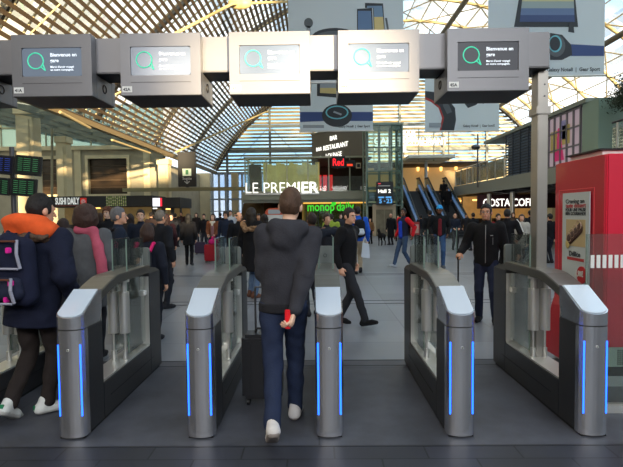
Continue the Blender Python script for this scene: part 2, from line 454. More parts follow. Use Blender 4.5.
# ================================================================ BUILDINGS IN THE HALL
def led(name, c, e): return mat(name, c, .5, emit=e, ecol=c)
L_WHITE = led('lit_white_letter', (250, 248, 240), 1.25)
L_GREEN = led('lit_green_letter', (60, 200, 50), .8)
L_RED = led('lit_red_letter', (255, 30, 40), 1.3)
L_WARM = led('warm_shop_light', (255, 190, 100), 2.6)
L_WARMDIM = led('warm_wall_glow', (214, 150, 80), .55)
L_BLUE = led('blue_display_figures', (90, 160, 220), .7)
GREYP = mat('grey_cladding', (120, 122, 118), .6)
FASC = mat('pale_green_fascia', (150, 152, 136), .5)
M_BLKF = mat('black_fascia', (32, 32, 34), .5)
G_RAIL = glass('railing_glass', (.84, .92, .88), .12, .12, (.62, .64, .52))
G_PLAIN = glass('clear_glass', (.88, .95, .93), .1, .04)

# ---- first floor of the building at the back: slab, fascia, roof
ZS0, ZS1 = 2.55, 3.15
YB = 36.0
xl, xr = at(244, 190, YB).x, at(368, 190, YB).x
struct('floor_mezzanine', MB().box(xl, xr, YB, 52, ZS0, ZS1).box(xr, 10.0, YB + .2, 52, ZS0 + .25, ZS1).box(10.0, 24, YB - 1, 52, ZS0 + .25, ZS1), GREYP)
m = MB().box(xl - .1, xr, YB - .5, YB, ZS0 - .15, ZS1 + .05).box(xl - .1, xr, YB - .7, YB - .5, ZS0 + .05, ZS0 + .18)
struct('trim_mezzanine', m, FASC)
m = MB()
for x in np.arange(xl + .1, xr, 1.55): m.box(x - .04, x + .04, YB + .02, YB + .1, ZS1, 5.75)
m.box(xl, xr, YB, YB + .12, 5.68, 5.8).box(xl, xl + .1, YB, YB + 8, 5.68, 5.8).box(xl, xr, YB, YB + .1, ZS1, ZS1 + .1)
for y in (YB + 2, YB + 4, YB + 8): m.box(xl, xl + .08, y, y + .08, ZS1, 5.75)
struct('window_frame_mezzanine', m, mat('pale_metal_frame', (176, 176, 150), .5))
struct('window_mezzanine', MB().box(xl, at(318, 180, YB).x, YB + .12, YB + .14, ZS1, 5.7), G_RAIL)
m = MB(); x = xl + 1.2; k = 0
while x < at(316, 180, YB).x: m.box(x, x + .34, YB + 2.2 + .14 * (k % 2), YB + 2.3 + .14 * (k % 2), 3.3, 5.6 - .1 * ((k * 7) % 3)); x += .34; k += 1
tag(m.build('folded_curtain', mat('gold_green_drape', (190, 184, 128), .7, emit=.22, ecol=(220, 200, 120), var=.3, vscale=1.4)), 'pale gold curtain hanging in folds behind the upper glass of the lounge', 'curtain')  # curtain emission stands in for the lounge lighting
tag(MB().box(at(250, 180, 39).x, at(262, 180, 39).x, 38.5, 38.6, 3.2, 5.5).build('dark_wall_panel', M_BLKF), 'dark panel behind the glass corner, left of the gold curtain', 'panel')

# interior of the upper floor to the right of the curtain
M_DKIN = mat('dark_interior_wall', (60, 50, 46), .8)
M_CRIN = mat('cream_interior_wall', (205, 180, 140), .7, emit=.25, ecol=(230, 180, 110))  # warm interior light put into the wall as emission
struct('wall_upper_back', MB().box(-.4, 4.5, 44, 44.2, ZS1, 5.8), M_DKIN)
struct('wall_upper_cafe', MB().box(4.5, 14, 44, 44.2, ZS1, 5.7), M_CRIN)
r = empty('red_wall_panels', (at(322, 175, 43).x, 43.5, 3.3), 0, 'red lit panels on the dark wall behind the balcony, left of the red sign', 'panel')
for k in range(4): MB().box(-.9 + .5 * k, -.55 + .5 * k, 0, .1, .2, 1.7).build('red_panel', led('red_panel_glow', (200, 30, 30), .7), r)
for i, px in enumerate((427, 441, 418, 456)):
    p = at(px, 171, 43.6); tag(MB().cyl(p, p + Vector((0, 0, .6)), .1, .14).build('wall_lamp', L_WARM), None, 'lamp', 'orange lamps on the cafe wall upstairs')['label'] = 'small orange wall lamp glowing on the upstairs cafe wall'
m = MB().box(at(405, 160, 37).x, at(450, 160, 37).x, 35.6, 40, 5.55, 5.75)
struct('ceiling_canopy', m, mat('white_canopy', (228, 224, 208), .5))
struct('ceiling_upper', MB().box(4.2, 14, 40, 44, 5.6, 5.7).box(-.4, 4.2, YB + 1, 44, 5.75, 5.85), M_DKIN)
tag(MB().cyl(at(426, 190, 37.4), at(426, 160, 37.4), .12).build('canopy_post', WHITE), 'round white post holding up the white canopy above the escalators', 'post')

# balcony glass to the left of the lift and rail posts
m = MB().box(at(320, 190, YB).x, xr, YB - .3, YB - .28, ZS1, ZS1 + 1.15)
tag(m.build('balcony_glass', G_PLAIN), 'clear glass balustrade along the balcony between the lit name and the lift', 'railing')

# LE PREMIER
r = empty('lit_name_sign', (at(246, 193, 35.4).x, 35.35, at(246, 193.3, 35.4).z), 0, 'white lit name sign LE PREMIER on the first floor edge', 'sign')
wd = at(318, 190, 35.4).x - at(246, 190, 35.4).x
text('LE PREM', 1.12, L_WHITE, 'lettering', r, Matrix.Rotation(R(90), 4, 'X'), .02, -.012, width=wd * .69)
text('IER', 1.12, L_WHITE, 'lettering', r, Matrix.Translation((wd * .72, 0, 0)) @ Matrix.Rotation(R(90), 4, 'X'), .02, .022, width=wd * .29)
MB().box(-.05, wd + .1, .04, .12, -.12, -.02).build('sign_rail', STEEL2, r)

# dark grey box wall with lettering, rooftop of the cafe
pa, pb = at(312, 158, 43), at(366, 158, 37.0)
u = (pb - pa); u.z = 0; ln = u.length; an = math.atan2(u.y, u.x)
r = empty('cafe_name_wall', (pa.x, pa.y, 5.86), an, 'dark grey wall slanting back with CAFE BAR RESTAURANT LOUNGE in white', 'wall sign')
zt = at(340, 129, 40).z - 5.86
MB().box(0, ln, 0, .25, 0, zt).build('panel', mat('dark_grey_panel', (96, 96, 92), .6), r)
MB().box(-.05, ln + .05, -.05, .3, zt, zt + .12).build('coping', GREYP, r)
for s_, x, z, sz in (('CAFE', .15, .25, .55), ('CAFE', .95, .2, .55), ('BAR', .7, 1.1, .45), ('RESTAURANT', 1.75, 1.05, .55), ('BAR', 2.7, 1.75, .55), ('LOUNGE', 2.1, .35, .55)):
    if s_ == 'CAFE' and x > .5: continue
    text(s_, sz, L_WHITE, 'lettering', r, Matrix.Translation((x, -.03, z)) @ Matrix.Rotation(R(90), 4, 'X'), .01, .003)

# white lettering over the cafe to the right of the lift
YC = 36.6
r = empty('cafe_roof_lettering', (at(374, 153, YC).x, YC, at(374, 153, YC).z), 0, 'BAR, CAFE RESTAURANT, COCKTAIL in white letters high behind the lift', 'sign')
def ltr(s_, px, py, x2):
    p = at(px, py, YC) - r.location; wdt = at(x2, py, YC).x - at(px, py, YC).x
    text(s_, .74, L_WHITE, 'lettering', r, Matrix.Translation((p.x, -.06, p.z)) @ Matrix.Rotation(R(90), 4, 'X'), .02, .016, width=wdt)
ltr('BAR', 402, 137.5, 416); ltr('CAFE', 374, 144.5, 395); ltr('RESTAURANT', 402, 145.3, 447); ltr('COCKTAIL', 374, 152.5, 408)
pr = at(449, 157, YC) - r.location
m = MB()
for k in range(6): m.box(pr.x * k / 5 - .03, pr.x * k / 5 + .03, .04, .1, -.65, 1.75)
for z in (-.65, .02, .62, 1.1, 1.72): m.box(0, pr.x, .02, .06, z - .02, z + .02)
m.build('letter_frame', mat('letter_frame_steel', (170, 160, 120), .5), r)
m = MB()

# red sign hanging from the balcony
p = at(338.5, 168, 34.5)
r = empty('red_letter_sign', (p.x, p.y, p.z), 0, 'square black hanging sign reading Red in bright red letters', 'sign')
MB().box(-.48, .48, 0, .16, 0, .84).build('sign_box', BLACK, r, .02)
text('Red', .72, L_RED, 'lettering', r, Matrix.Translation((-.39, -.015, .17)) @ Matrix.Rotation(R(90), 4, 'X'), .004, .004, width=.76)
m = MB().bar((0, .1, .84), (0, 1.6, 1.4), .05); m.bar((0, .1, .1), (0, 1.6, .1), .05).build('bracket', DARKSTEEL, r)
p = at(354, 167, 35)
r = empty('wall_clock_display', tuple(p), 0, 'small dark display with red figures hanging beside the red letter sign', 'display')
MB().box(-.55, .1, 0, .12, 0, .5).build('casing', BLACK, r)
MB().box(-.5, -.1, -.01, 0, .08, .22).build('figures', led('orange_figures', (220, 60, 30), 1.2), r)
MB().box(.15, .5, 0, .1, -.1, .3).box(.22, .43, -.01, 0, -.02, .22, 1).build('side_casing', [mat('pale_casing', (190, 170, 140), .5), BLACK], r)
MB().box(-.3, -.26, .04, .1, .5, 1.3).build('hanger', DARKSTEEL, r)

# ground floor shops below: dark passage, monop daily, lift, stairs
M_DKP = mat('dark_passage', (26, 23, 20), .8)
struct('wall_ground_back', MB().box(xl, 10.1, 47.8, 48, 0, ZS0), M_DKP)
struct('wall_ground_side', MB().box(at(262, 200, 38).x, at(262, 200, 38).x + .2, 37.5, 48, 0, ZS0), mat('brown_passage_wall', (82, 62, 40), .8))
YMn = 36.6
x0, x1 = at(306, 205, YMn).x, at(367, 205, YMn).x
r = empty('grocery_shopfront', (x0, YMn, 0), 0, 'glazed grocery shopfront with lit green monop daily name', 'shop')
MB().box(-.2, x1 - x0, .05, .1, 0, 2.5).build('shop_glass', glass('shop_glass', (.7, .8, .68), .08, .1, (.3, .34, .2)), r)
MB().box(-.2, x1 - x0, 4.9, 5.0, 0, 2.55).box(-.3, -.2, 0, 5, 0, 2.55).build('back_wall', mat('shop_back_wall', (120, 100, 60), .7, emit=.14, ecol=(220, 170, 80), var=.5, vscale=2.5), r)  # back wall glows in place of the shop's own lighting
MB().box(-.2, x1 - x0, -.02, .05, at(330, 203.5, YMn).z, at(330, 200.4, YMn).z).build('light_strip', led('amber_strip', (240, 180, 80), 1.1), r)
m = MB()
for k in range(6): m.box((x1 - x0) * k / 5 - .04, (x1 - x0) * k / 5 + .04, 0, .1, 0, 2.5)
m.build('mullions', BLACK, r)
p = at(307.5, 211, YMn)
text("monop'daily", .95, L_GREEN, 'lettering', r, Matrix.Translation((p.x - x0, -.08, p.z)) @ Matrix.Rotation(R(90), 4, 'X'), .02, .018, width=at(354, 211, YMn).x - p.x)
q = at(333.5, 203.5, YMn) - Vector((x0, YMn, 0)); MB().cyl((q.x, -.1, q.z), (q.x, -.02, q.z), .17, n=16).build('apple_dot', L_GREEN, r)
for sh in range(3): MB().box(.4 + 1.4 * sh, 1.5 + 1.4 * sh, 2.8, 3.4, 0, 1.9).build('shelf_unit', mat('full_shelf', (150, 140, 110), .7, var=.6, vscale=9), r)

# stairs at the left of the passage
m = MB(); pS = at(256, 215, 38).x
for k in range(14): m.box(pS - 1.6, pS + .1, 38.5 + .3 * k, 39 + .3 * k, 0, .19 * (k + 1))
tag(m.build('brown_stair_flight', mat('brown_stone_stair', (104, 86, 58), .7)), 'brown stone stair rising at the left end under the lit name', 'stairs')
# orange and white rounded booth in the passage
p = at(275, 222, 30)
r = empty('rounded_photo_booth', (p.x, 30, 0), 0, 'orange booth with rounded top and pale grey panel seen past the man\'s shoulder', 'booth')
zt = at(275, 208, 30).z
MB().prism(rrect(-.62, .62, 0, zt, .35), 0, .7, 'y').build('shell', mat('orange_red_shell', (214, 90, 52), .4), r)
MB().prism(rrect(-.42, .34, zt - .36, zt - .1, .06), -.02, 0, 'y').build('front_panel', mat('pale_grey_panel', (176, 184, 190), .3), r)
MB().prism(rrect(-.5, .5, .3, zt - .42, .06), -.02, 0, 'y').build('lower_panel', WHITE, r)

# beam and hanging exit sign
zb = at(210, 189, 38).z; xa, xb = at(178, 189, 38).x, at(245, 189, 38).x
struct('beam_crossing', MB().box(X1 - 1, xb + .2, 37.9, 38.3, zb - .14, zb + .14), mat('olive_steel_beam', (140, 132, 96), .5))
pz0, pz1 = at(187, 187, 37.8).z, at(187, 152, 37.8).z; xc = at(187, 170, 37.8).x; hw = at(196, 170, 37.8).x - xc
r = empty('exit_totem_sign', (xc, 37.75, pz0), 0, 'tall black exit sign with pale square symbol and down arrow, standing on the olive beam', 'sign')
hh = pz1 - pz0
MB().box(-hw, hw, 0, .2, .02, hh).build('panel', M_BLKF, r, .02)
MB().box(-.34, .34, -.02, 0, hh - 1.85, hh - 1.3).box(-.1, .12, -.03, -.02, hh - 1.75, hh - 1.38, 1).build('symbol', [mat('pale_green_symbol', (190, 205, 180), .5, emit=.3), mat('symbol_green', (70, 130, 90), .5)], r)
text('Sortie', .3, WHITE, 'lettering', r, Matrix.Translation((-.36, -.02, hh - 2.15)) @ Matrix.Rotation(R(90), 4, 'X'), .005, .004)
MB().bar((0, -.02, .25), (0, -.02, .7), .05).bar((0, -.02, .25), (-.2, -.02, .45), .05).bar((0, -.02, .25), (.2, -.02, .45), .05).build('arrow', WHITE, r)
MB().box(-.1, .1, .05, .15, -.02, .03).build('foot', M_BLKF, r)

# ---- glass lift tower
YL = 33.0
x0, x1 = at(367, 190, YL).x, at(402, 190, YL).x; zt = at(385, 125, YL).z
r = empty('glass_lift_tower', ((x0 + x1) / 2, YL, 0), 0, 'tall glass lift tower with pale green steel frame', 'lift')
h = (x1 - x0) / 2; m = MB()
for sx in (-1, 1):
    for y in (.06, 2.3): m.box(sx * h - .07, sx * h + .07, y - .06, y + .06, 0, zt)
for x in (-h * .3, h * .42):
    for y in (.06,): m.box(x - .05, x + .05, y - .05, y + .05, 2.1, zt)
for z in (2.1, 3.3, 4.4, 6.0, zt): m.box(-h, h, 0, .08, z - .05, z + .05).box(-h, h, 2.24, 2.3, z - .05, z + .05).box(-h, -h + .08, 0, 2.3, z - .05, z + .05).box(h - .08, h, 0, 2.3, z - .05, z + .05)
m.box(-h - .1, h + .1, -.1, 2.5, zt, zt + .14)
m.build('frame', mat('pale_green_lift_steel', (140, 160, 148), .45), r)
MB().box(-h, h, -.02, 0, 2.1, zt).box(-h - .02, -h, 0, 2.3, 0, zt).box(h, h + .02, 0, 2.3, 0, zt).build('glazing', glass('lift_glass', (.72, .86, .82), .15, .1, (.45, .55, .5)), r)
MB().box(-.25, -.1, 1.3, 1.5, 0, zt).box(.5, .62, 1.3, 1.5, 0, zt).box(-.5, .8, 1.5, 1.7, 4.6, 4.8).build('guide_rails', mat('lift_rail_steel', (84, 96, 92), .5), r)
dz = at(385, 208, YL).z; dx0 = at(374, 220, YL).x - (x0 + x1) / 2; dx1 = at(394, 220, YL).x - (x0 + x1) / 2
MB().box(dx0 - .1, dx1 + .1, -.14, -.03, 0, dz + .25).build('door_surround', mat('beige_metal', (178, 160, 132), .5), r)
MB().box(dx0 + .12, (dx0 + dx1) / 2 - .01, -.18, -.14, .02, dz - .1).box((dx0 + dx1) / 2 + .01, dx1 - .12, -.18, -.14, .02, dz - .1).build('lift_door', mat('lift_door_glass', (120, 112, 92), .2, var=.2, vscale=3), r)
# hall sign
p0, p1 = at(376.5, 205, 32.5), at(393.5, 181.5, 32.5); wd = p1.x - p0.x; hh = p1.z - p0.z
r = empty('hall_sign', (p0.x, 32.55, p0.z), 0, 'black hanging sign reading Hall 2 with blue platform numbers, in front of the lift', 'sign')
MB().box(0, wd, 0, .15, 0, hh).build('panel', mat('sign_charcoal', (40, 42, 46), .5), r, .015)
text('Hall 2', .34, L_WHITE, 'lettering', r, Matrix.Translation((.12, -.01, hh * .52)) @ Matrix.Rotation(R(90), 4, 'X'), .004, .006, width=wd * .74)
MB().box(.12, .3, -.01, 0, hh - .16, hh - .1, 1).box(.12, wd * .8, -.01, 0, hh - .3, hh - .26).build('small_print', [WHITE, led('red_mark', (220, 60, 70), .8)], r)
for s_, x in (('5', .17), ('23', wd * .58)):
    text(s_, .42, L_BLUE, 'platform_number', r, Matrix.Translation((x, -.012, .12)) @ Matrix.Rotation(R(90), 4, 'X'), .004, .01)
    MB().box(x - .04, x + .34, -.01, 0, .46, .56).build('number_caption', L_BLUE, r)
MB().box(wd * .44, wd * .52, -.01, 0, .22, .28).build('dash', L_BLUE, r)
MB().box(.1, .16, .15, .36, hh - .1, hh - .04).box(wd - .16, wd - .1, .15, .36, hh - .1, hh - .04).build('wall_bracket', DARKSTEEL, r)

# ---- escalators
M_STEP = mat('escalator_step', (66, 68, 70), .5, .5)
M_ESCB = mat('escalator_blue_lit_skirt', (128, 156, 196), .35, emit=.15, ecol=(110, 160, 230))
G_ESC = glass('escalator_glass', (.7, .84, .86), .12, .15, (.4, .5, .52))
def escalator(xc, hw, label):
    r = empty('escalator', (xc, 30.4, 0), 0, label, 'escalator')
    n = 18; rise = ZS1 / n; run = 5.8 / n
    m = MB()
    for k in range(n): m.box(-hw + .12, hw - .12, run * k, run * (k + 1) + .02, max(0, rise * k - .5), rise * (k + 1))
    m.build('steps', M_STEP, r)
    prof = [(-1.0, 0), (5.8, ZS1 - .6), (6.6, ZS1 - .5), (6.6, ZS1 + .25), (5.6, ZS1 + .25), (0, .32), (-1.0, .28)]
    for s_ in (-1, 1):
        x = s_ * hw
        MB().prism(prof, x - .07, x + .07, 'x').build('side_skirt', DARKSTEEL, r)
        MB().bar((x, -.6, .42), (x, 5.7, ZS1 + .42), .15, .12).build('lit_skirt_band', M_ESCB, r)
        g = [(-1.0, .28), (0, .32), (5.6, ZS1 + .25), (6.5, ZS1 + .25), (6.5, ZS1 + .95), (5.6, ZS1 + .95), (0, 1.0), (-1.0, .95)]
        MB().prism(g, x - .01, x + .01, 'x').build('balustrade_glass', G_ESC, r)
        MB().tube([(x, -1.1, .6), (x, -1.0, .98), (x, 0, 1.03), (x, 5.6, ZS1 + .98), (x, 6.6, ZS1 + .98)], .05, 6).build('handrail', BLACK, r)
    m = MB(); m.box(-hw, hw, 5.8, 6.6, ZS1 - .4, ZS1 - .01); m.box(-hw, hw, -1.0, 0, 0, .03); m.build('landing_plate', DARKSTEEL, r)
    return r
xe1 = (at(405, 185, 36).x + at(418, 185, 36).x) / 2; xe2 = (at(428, 185, 36).x + at(446, 187, 36).x) / 2
escalator(xe1, .58, 'left escalator of the pair, empty dark steps between blue-lit sides, right of the lift')
escalator(xe2, .66, 'right escalator of the pair, two people in black riding up')

# ---- right: mezzanine gallery along the hall
XM = 10.1
struct('floor_gallery', MB().box(XM, 28, 12, 35, 2.85, 3.3), GREYP)
m = MB().box(XM - .12, XM, 12, 35.6, 2.75, 3.42)
struct('trim_gallery', m, mat('gallery_edge', (140, 146, 140), .5))
m = MB()
for x in np.arange(XM + .6, 27, 2.2): m.box(x, x + .2, 12, 35, 2.62, 2.85)
for y in np.arange(14, 35, 3.5): m.box(XM, 28, y, y + .15, 2.68, 2.85)
struct('ceiling_gallery_joists', m, DARKSTEEL)
for y, lb in ((22.8, 'nearest round grey gallery post, just right of the steel gate post'), (26.5, 'round grey gallery post beside the coffee shop name'), (29.2, 'far round grey gallery post left of the coffee shop name')):
    tag(MB().cyl((XM + (.2 if y > 28 else .5), y, 0), (XM + (.2 if y > 28 else .5), y, 2.66), .13, n=14).build('gallery_post', STEEL2), lb, 'post')
r = empty('gallery_railing', (XM, 26.2, 3.42), 0, 'glass railing with steel posts along the gallery edge, left of the blue louvred wall', 'railing')
for k in range(8):
    MB().box(-.08, -.03, k * 1.3, k * 1.3 + .05, -.3, 1.15).build('rail_post', STEEL2, r)
MB().box(-.06, -.05, 0, 9.3, .05, 1.05).build('rail_glass', glass('gallery_glass', (.82, .86, .82), .12, .14, (.55, .55, .5)), r)
MB().cyl((-.055, 0, 1.15), (-.055, 9.4, 1.15), .035, n=8).build('top_rail', STEEL2, r)
r = empty('gallery_railing', (XM, 12.5, 3.42), 0, 'glass railing with dark rail above the red kiosk at the right edge', 'railing')
for k in range(4): MB().box(-.08, -.03, k * 1.3, k * 1.3 + .05, -.3, 1.15).build('rail_post', STEEL2, r)
MB().box(-.06, -.05, 0, 4.2, .05, 1.05).build('rail_glass', G_PLAIN, r)
MB().cyl((-.055, 0, 1.15), (-.055, 4.2, 1.15), .04, n=8).build('top_rail', DARKSTEEL, r)

# shop volume on the gallery
def yx(px, X=XM): # distance at which the plane x=X is seen at pixel column px
    lo, hi = 1.5, 60.0
    for _ in range(40):
        mid = (lo + hi) / 2
        if at(px, 150, mid).x > X: hi = mid
        else: lo = mid
    return lo
ya, yb, yc, yd, ye = yx(582), yx(549), yx(530), yx(506), yx(480)
ZR = 5.62
r = empty('gallery_shop', (XM, ya, 3.42), 0, 'long gallery shop with blue louvred wall and pink picture window under a flat grey roof', 'shop')
h = ZR - 3.42
def gb(m, y0, y1, z0, z1, d0=0, d1=.12, mi=0): return m.box(d0, d1, y0 - ya, y1 - ya, z0 * h, z1 * h, mi)
MB().box(.12, 6, 0, yd - ya, 0, h).build('shop_body', mat('dark_shop_body', (70, 72, 74), .7), r)
m = MB(); nl = 16
for k in range(nl): gb(m, yb + .2, yd, k / nl + .01, (k + .7) / nl, .0, .1)
m.build('louvred_wall', mat('slate_blue_louvre', (66, 84, 108), .45), r)
m = MB()
for k in range(6):
    y = yb + .2 + (yd - yb - .2) * k / 5; m.box(-.03, .02, y - ya - .03, y - ya + .03, 0, h)
m.build('louvre_posts', mat('dark_blue_post', (40, 50, 66), .5), r)
m = MB(); gb(m, ya + .1, yb, .04, .96, .02, .1)
m.build('picture_window', mat('pale_lilac_print', (190, 172, 186), .3, emit=.25, var=.12, vscale=1.2), r)  # emission added to brighten the print so it looks lit
yq = yb - (yb - ya) * .33
m = MB(); m.add([(-.01, yq - .45 - ya, .12 * h), (-.01, yq + .45 - ya, .12 * h), (-.01, yq + .12 - ya, .62 * h), (-.01, yq - .12 - ya, .62 * h)], [(0, 1, 2, 3)])
m.ell((-.02, yq - ya, .66 * h), (.02, .13, .17)); m.build('pink_figure', mat('magenta_print', (196, 42, 110), .4, emit=.2), r)
m = MB().box(-.012, 0, yq - ya - .6, yq - ya - .2, .5 * h, .85 * h)
m.build('blue_print_patch', mat('lilac_blue_print', (150, 150, 210), .4), r)
m = MB().box(-.012, 0, yb - ya - .7, yb - ya - .15, .3 * h, .7 * h).box(-.012, 0, .9, 1.5, .4 * h, .75 * h)
m.build('yellow_print_patch', mat('yellow_print', (196, 180, 110), .4), r)
m = MB()
for k in range(6): y = .1 + (yb - ya - .1) * k / 5; m.box(-.05, .02, y - .03, y + .03, 0, h)
for z in (.02, .33, .66, .97): m.box(-.04, .02, .1, yb - ya, z * h - .03, z * h + .03)
m.build('window_grid', mat('window_grid_grey', (110, 108, 114), .5), r)
MB().box(-.1, 6, -.4, yd - ya + 3.2, h, h + .16).build('roof', mat('grey_green_roof_edge', (128, 138, 130), .5), r)
MB().box(-.02, 3, -1.1, -.02, 0, h).build('green_glass_end', mat('pale_green_glass_wall', (132, 158, 146), .25), r)
# bright people-filled boutique beyond the railing at the right edge
r = empty('boutique_display', (XM + 3.2, 15.0, 3.42 - .12), 0, 'red-lit boutique wall above the red kiosk behind the railing', 'shop')
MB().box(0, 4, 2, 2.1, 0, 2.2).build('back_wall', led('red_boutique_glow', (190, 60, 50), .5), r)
for k in range(4): MB().box(.2 + .9 * k, .8 + .9 * k, 1.2, 1.6, 0, 1.0 + .2 * (k % 2)).build('display_unit', mat('boutique_unit_%d' % (k % 2), ((70, 90, 84), (170, 60, 56))[k % 2], .5), r)
MB().box(0, 4, 1.9, 1.98, 1.6, 1.7).build('light_strip', L_WARM, r)
# camera post on the gallery rail
p = at(481, 150, yx(481)); 
tag(MB().cyl((XM - .2, p.y, 3.1), (XM - .2, p.y, at(481, 134, p.y).z), .05, n=8).ell((XM - .32, p.y, at(478, 147, p.y).z), (.28, .2, .16)).build('camera_mast', DARKSTEEL), 'grey mast with a camera head on the gallery edge, left of the blue louvres', 'camera')

# costa shopfront under the gallery
YK = 29.5
x0, x1 = at(478, 203, YK).x, at(556, 203, YK).x
z0, z1 = at(500, 208.5, YK).z, at(500, 194.5, YK).z; z1 = min(z1, 2.66)
r = empty('coffee_shop', (x0, YK, 0), 0, 'coffee shop under the gallery with white lit name on a dark maroon fascia', 'shop')
wd = x1 - x0
MB().box(0, wd, 0, .2, z0, z1).build('fascia', mat('maroon_fascia', (70, 30, 36), .5), r)
pz = at(483, 206.3, YK)
text('COSTA COFFEE', .64, L_WHITE, 'lettering', r, Matrix.Translation((pz.x - x0, -.03, pz.z)) @ Matrix.Rotation(R(90), 4, 'X'), .01, .008, width=at(541, 205, YK).x - pz.x)
MB().box(0, wd, 3, 3.1, 0, 2.6).build('back_wall', mat('coffee_back_wall', (150, 112, 70), .7, emit=.22, ecol=(240, 180, 100), var=.5, vscale=2), r)  # warm shop light painted into the wall as a patchy glow
for k in range(4): MB().box(.4 + 1.3 * k, .9 + 1.3 * k, 2, 2.3, 2.3, 2.4).build('pendant_lamp', L_WARM, r)
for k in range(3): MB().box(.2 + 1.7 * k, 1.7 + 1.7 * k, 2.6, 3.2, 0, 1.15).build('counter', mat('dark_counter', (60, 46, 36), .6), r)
# warm lit kiosk shop between escalators and coffee shop
x2 = at(457, 203, 33).x + .35
r = empty('lit_snack_shop', (x2, 33, 0), 0, 'small warm-lit shop front between the escalators and the coffee shop', 'shop')
wd = 2.2
MB().box(0, wd, 1.8, 1.9, 0, 2.6).build('back_wall', mat('snack_back_wall', (190, 140, 70), .7, emit=.4, ecol=(255, 190, 90), var=.5, vscale=3), r)  # wall emission stands in for the warm shop interior light
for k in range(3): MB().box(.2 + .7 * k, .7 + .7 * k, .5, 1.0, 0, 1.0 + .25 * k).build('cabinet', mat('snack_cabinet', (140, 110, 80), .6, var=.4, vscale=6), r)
m = MB()
for k in range(4): m.box(wd * k / 3 - .04, wd * k / 3 + .04, 0, .08, 0, 2.6)
m.build('mullions', BLACK, r)
MB().box(0, wd, .3, .5, 2.3, 2.4).build('light_strip', L_WARM, r)

# ---- left: black snack kiosks
def ledge_box(px0, px1, Y, ytop, ybot, name, label, depth=3):
    x0, x1 = at(px0, 200, Y).x, at(px1, 200, Y).x; z1 = at((px0 + px1) / 2, ytop, Y).z; z0 = at((px0 + px1) / 2, ybot, Y).z
    r = empty(name, (x0, Y, 0), 0, label, 'kiosk'); wd = x1 - x0
    MB().box(0, wd, 0, depth, z0, z1).build('canopy', M_BLKF, r, .02)
    m = MB()
    for k in range(4): m.box(wd * k / 3 - .1 if k else 0, wd * k / 3 + .1 if k < 3 else wd, .2, .4, 0, z0)
    m.build('posts', M_BLKF, r)
    MB().box(.1, wd - .1, depth - .2, depth, 0, z0).build('back_wall', mat('kiosk_back_wall', (100, 84, 60), .7, emit=.1, ecol=(230, 190, 120), var=.5, vscale=2), r)  # slight wall glow stands in for light inside the kiosk
    MB().box(.2, wd - .2, .5, 1.1, 0, 1.0).build('counter', mat('kiosk_counter', (52, 46, 42), .5), r)
    MB().box(wd * .3, wd * .45, 1, 1.4, z0 - .1, z0 - .02).build('lamp', L_WARM, r)
    return r, x0, z0, z1, wd
r, x0, z0, z1, wd = ledge_box(41, 152, 32.4, 196, 207, 'sushi_kiosk', 'long black kiosk with SUSHI DAILY name and red emblem')
hz = z1 - z0; px = lambda p: at(p, 200, 32.4).x - x0
text('SUSHI DAILY', .62, mat('white_lettering', (235, 235, 230), .5, emit=.35), 'lettering', r, Matrix.Translation((px(55.5), -.03, z0 + hz * .28)) @ Matrix.Rotation(R(90), 4, 'X'), .01, .016, width=px(79.5) - px(55.5))
MB().box(px(80.5), px(86.5), -.04, 0, z0 + .14, z1 - .12).build('red_emblem', mat('emblem_red', (205, 50, 40), .5, emit=.3), r)
m = MB()
for k in range(8):
    c = Vector(((px(80.5) + px(86.5)) / 2, -.05, (z0 + z1) / 2)); t = k * math.pi / 4
    m.ring(c + Vector((math.cos(t) * .1, 0, math.sin(t) * .1)), .055, .012, n=8, k=4)
m.build('emblem_flower', WHITE, r)
MB().box(px(55.5), px(78), -.02, 0, z0 + .08, z0 + .12).build('small_print', mat('small_print_red', (170, 90, 80), .5), r)
m = MB(); random.seed(3)
x_ = px(107)
while x_ < px(126):
    for k in range(6):
        c = (x_, -.03, z0 + .1 + k * hz * .15); m.cyl(c, (c[0], -.01, c[2]), .055, n=6, mi=(k + int(x_ * 10)) % 2)
    x_ += .14
m.build('leaf_pattern_panel', [mat('leaf_green', (150, 165, 90), .6), mat('leaf_cream', (206, 200, 150), .6)], r)
r, x0, z0, z1, wd = ledge_box(152.8, 180, 32.4, 197.5, 208, 'press_kiosk', 'short black kiosk with a white and red lit panel, right of the sushi kiosk')
hz = z1 - z0; px = lambda p: at(p, 200, 32.4).x - x0
MB().box(px(152.8), px(160), -.04, 0, z0 + .12, z1 - .03).box(px(160), px(162), -.04, 0, z0 + .12, z1 - .03, 1).build('lit_panel', [led('white_panel', (235, 235, 240), 1.0), led('red_panel', (225, 40, 60), 1.0)], r)
MB().box(px(152.8), px(157), -.02, 0, z0 - .05, z0 + .02).build('small_lamp', L_WHITE, r)

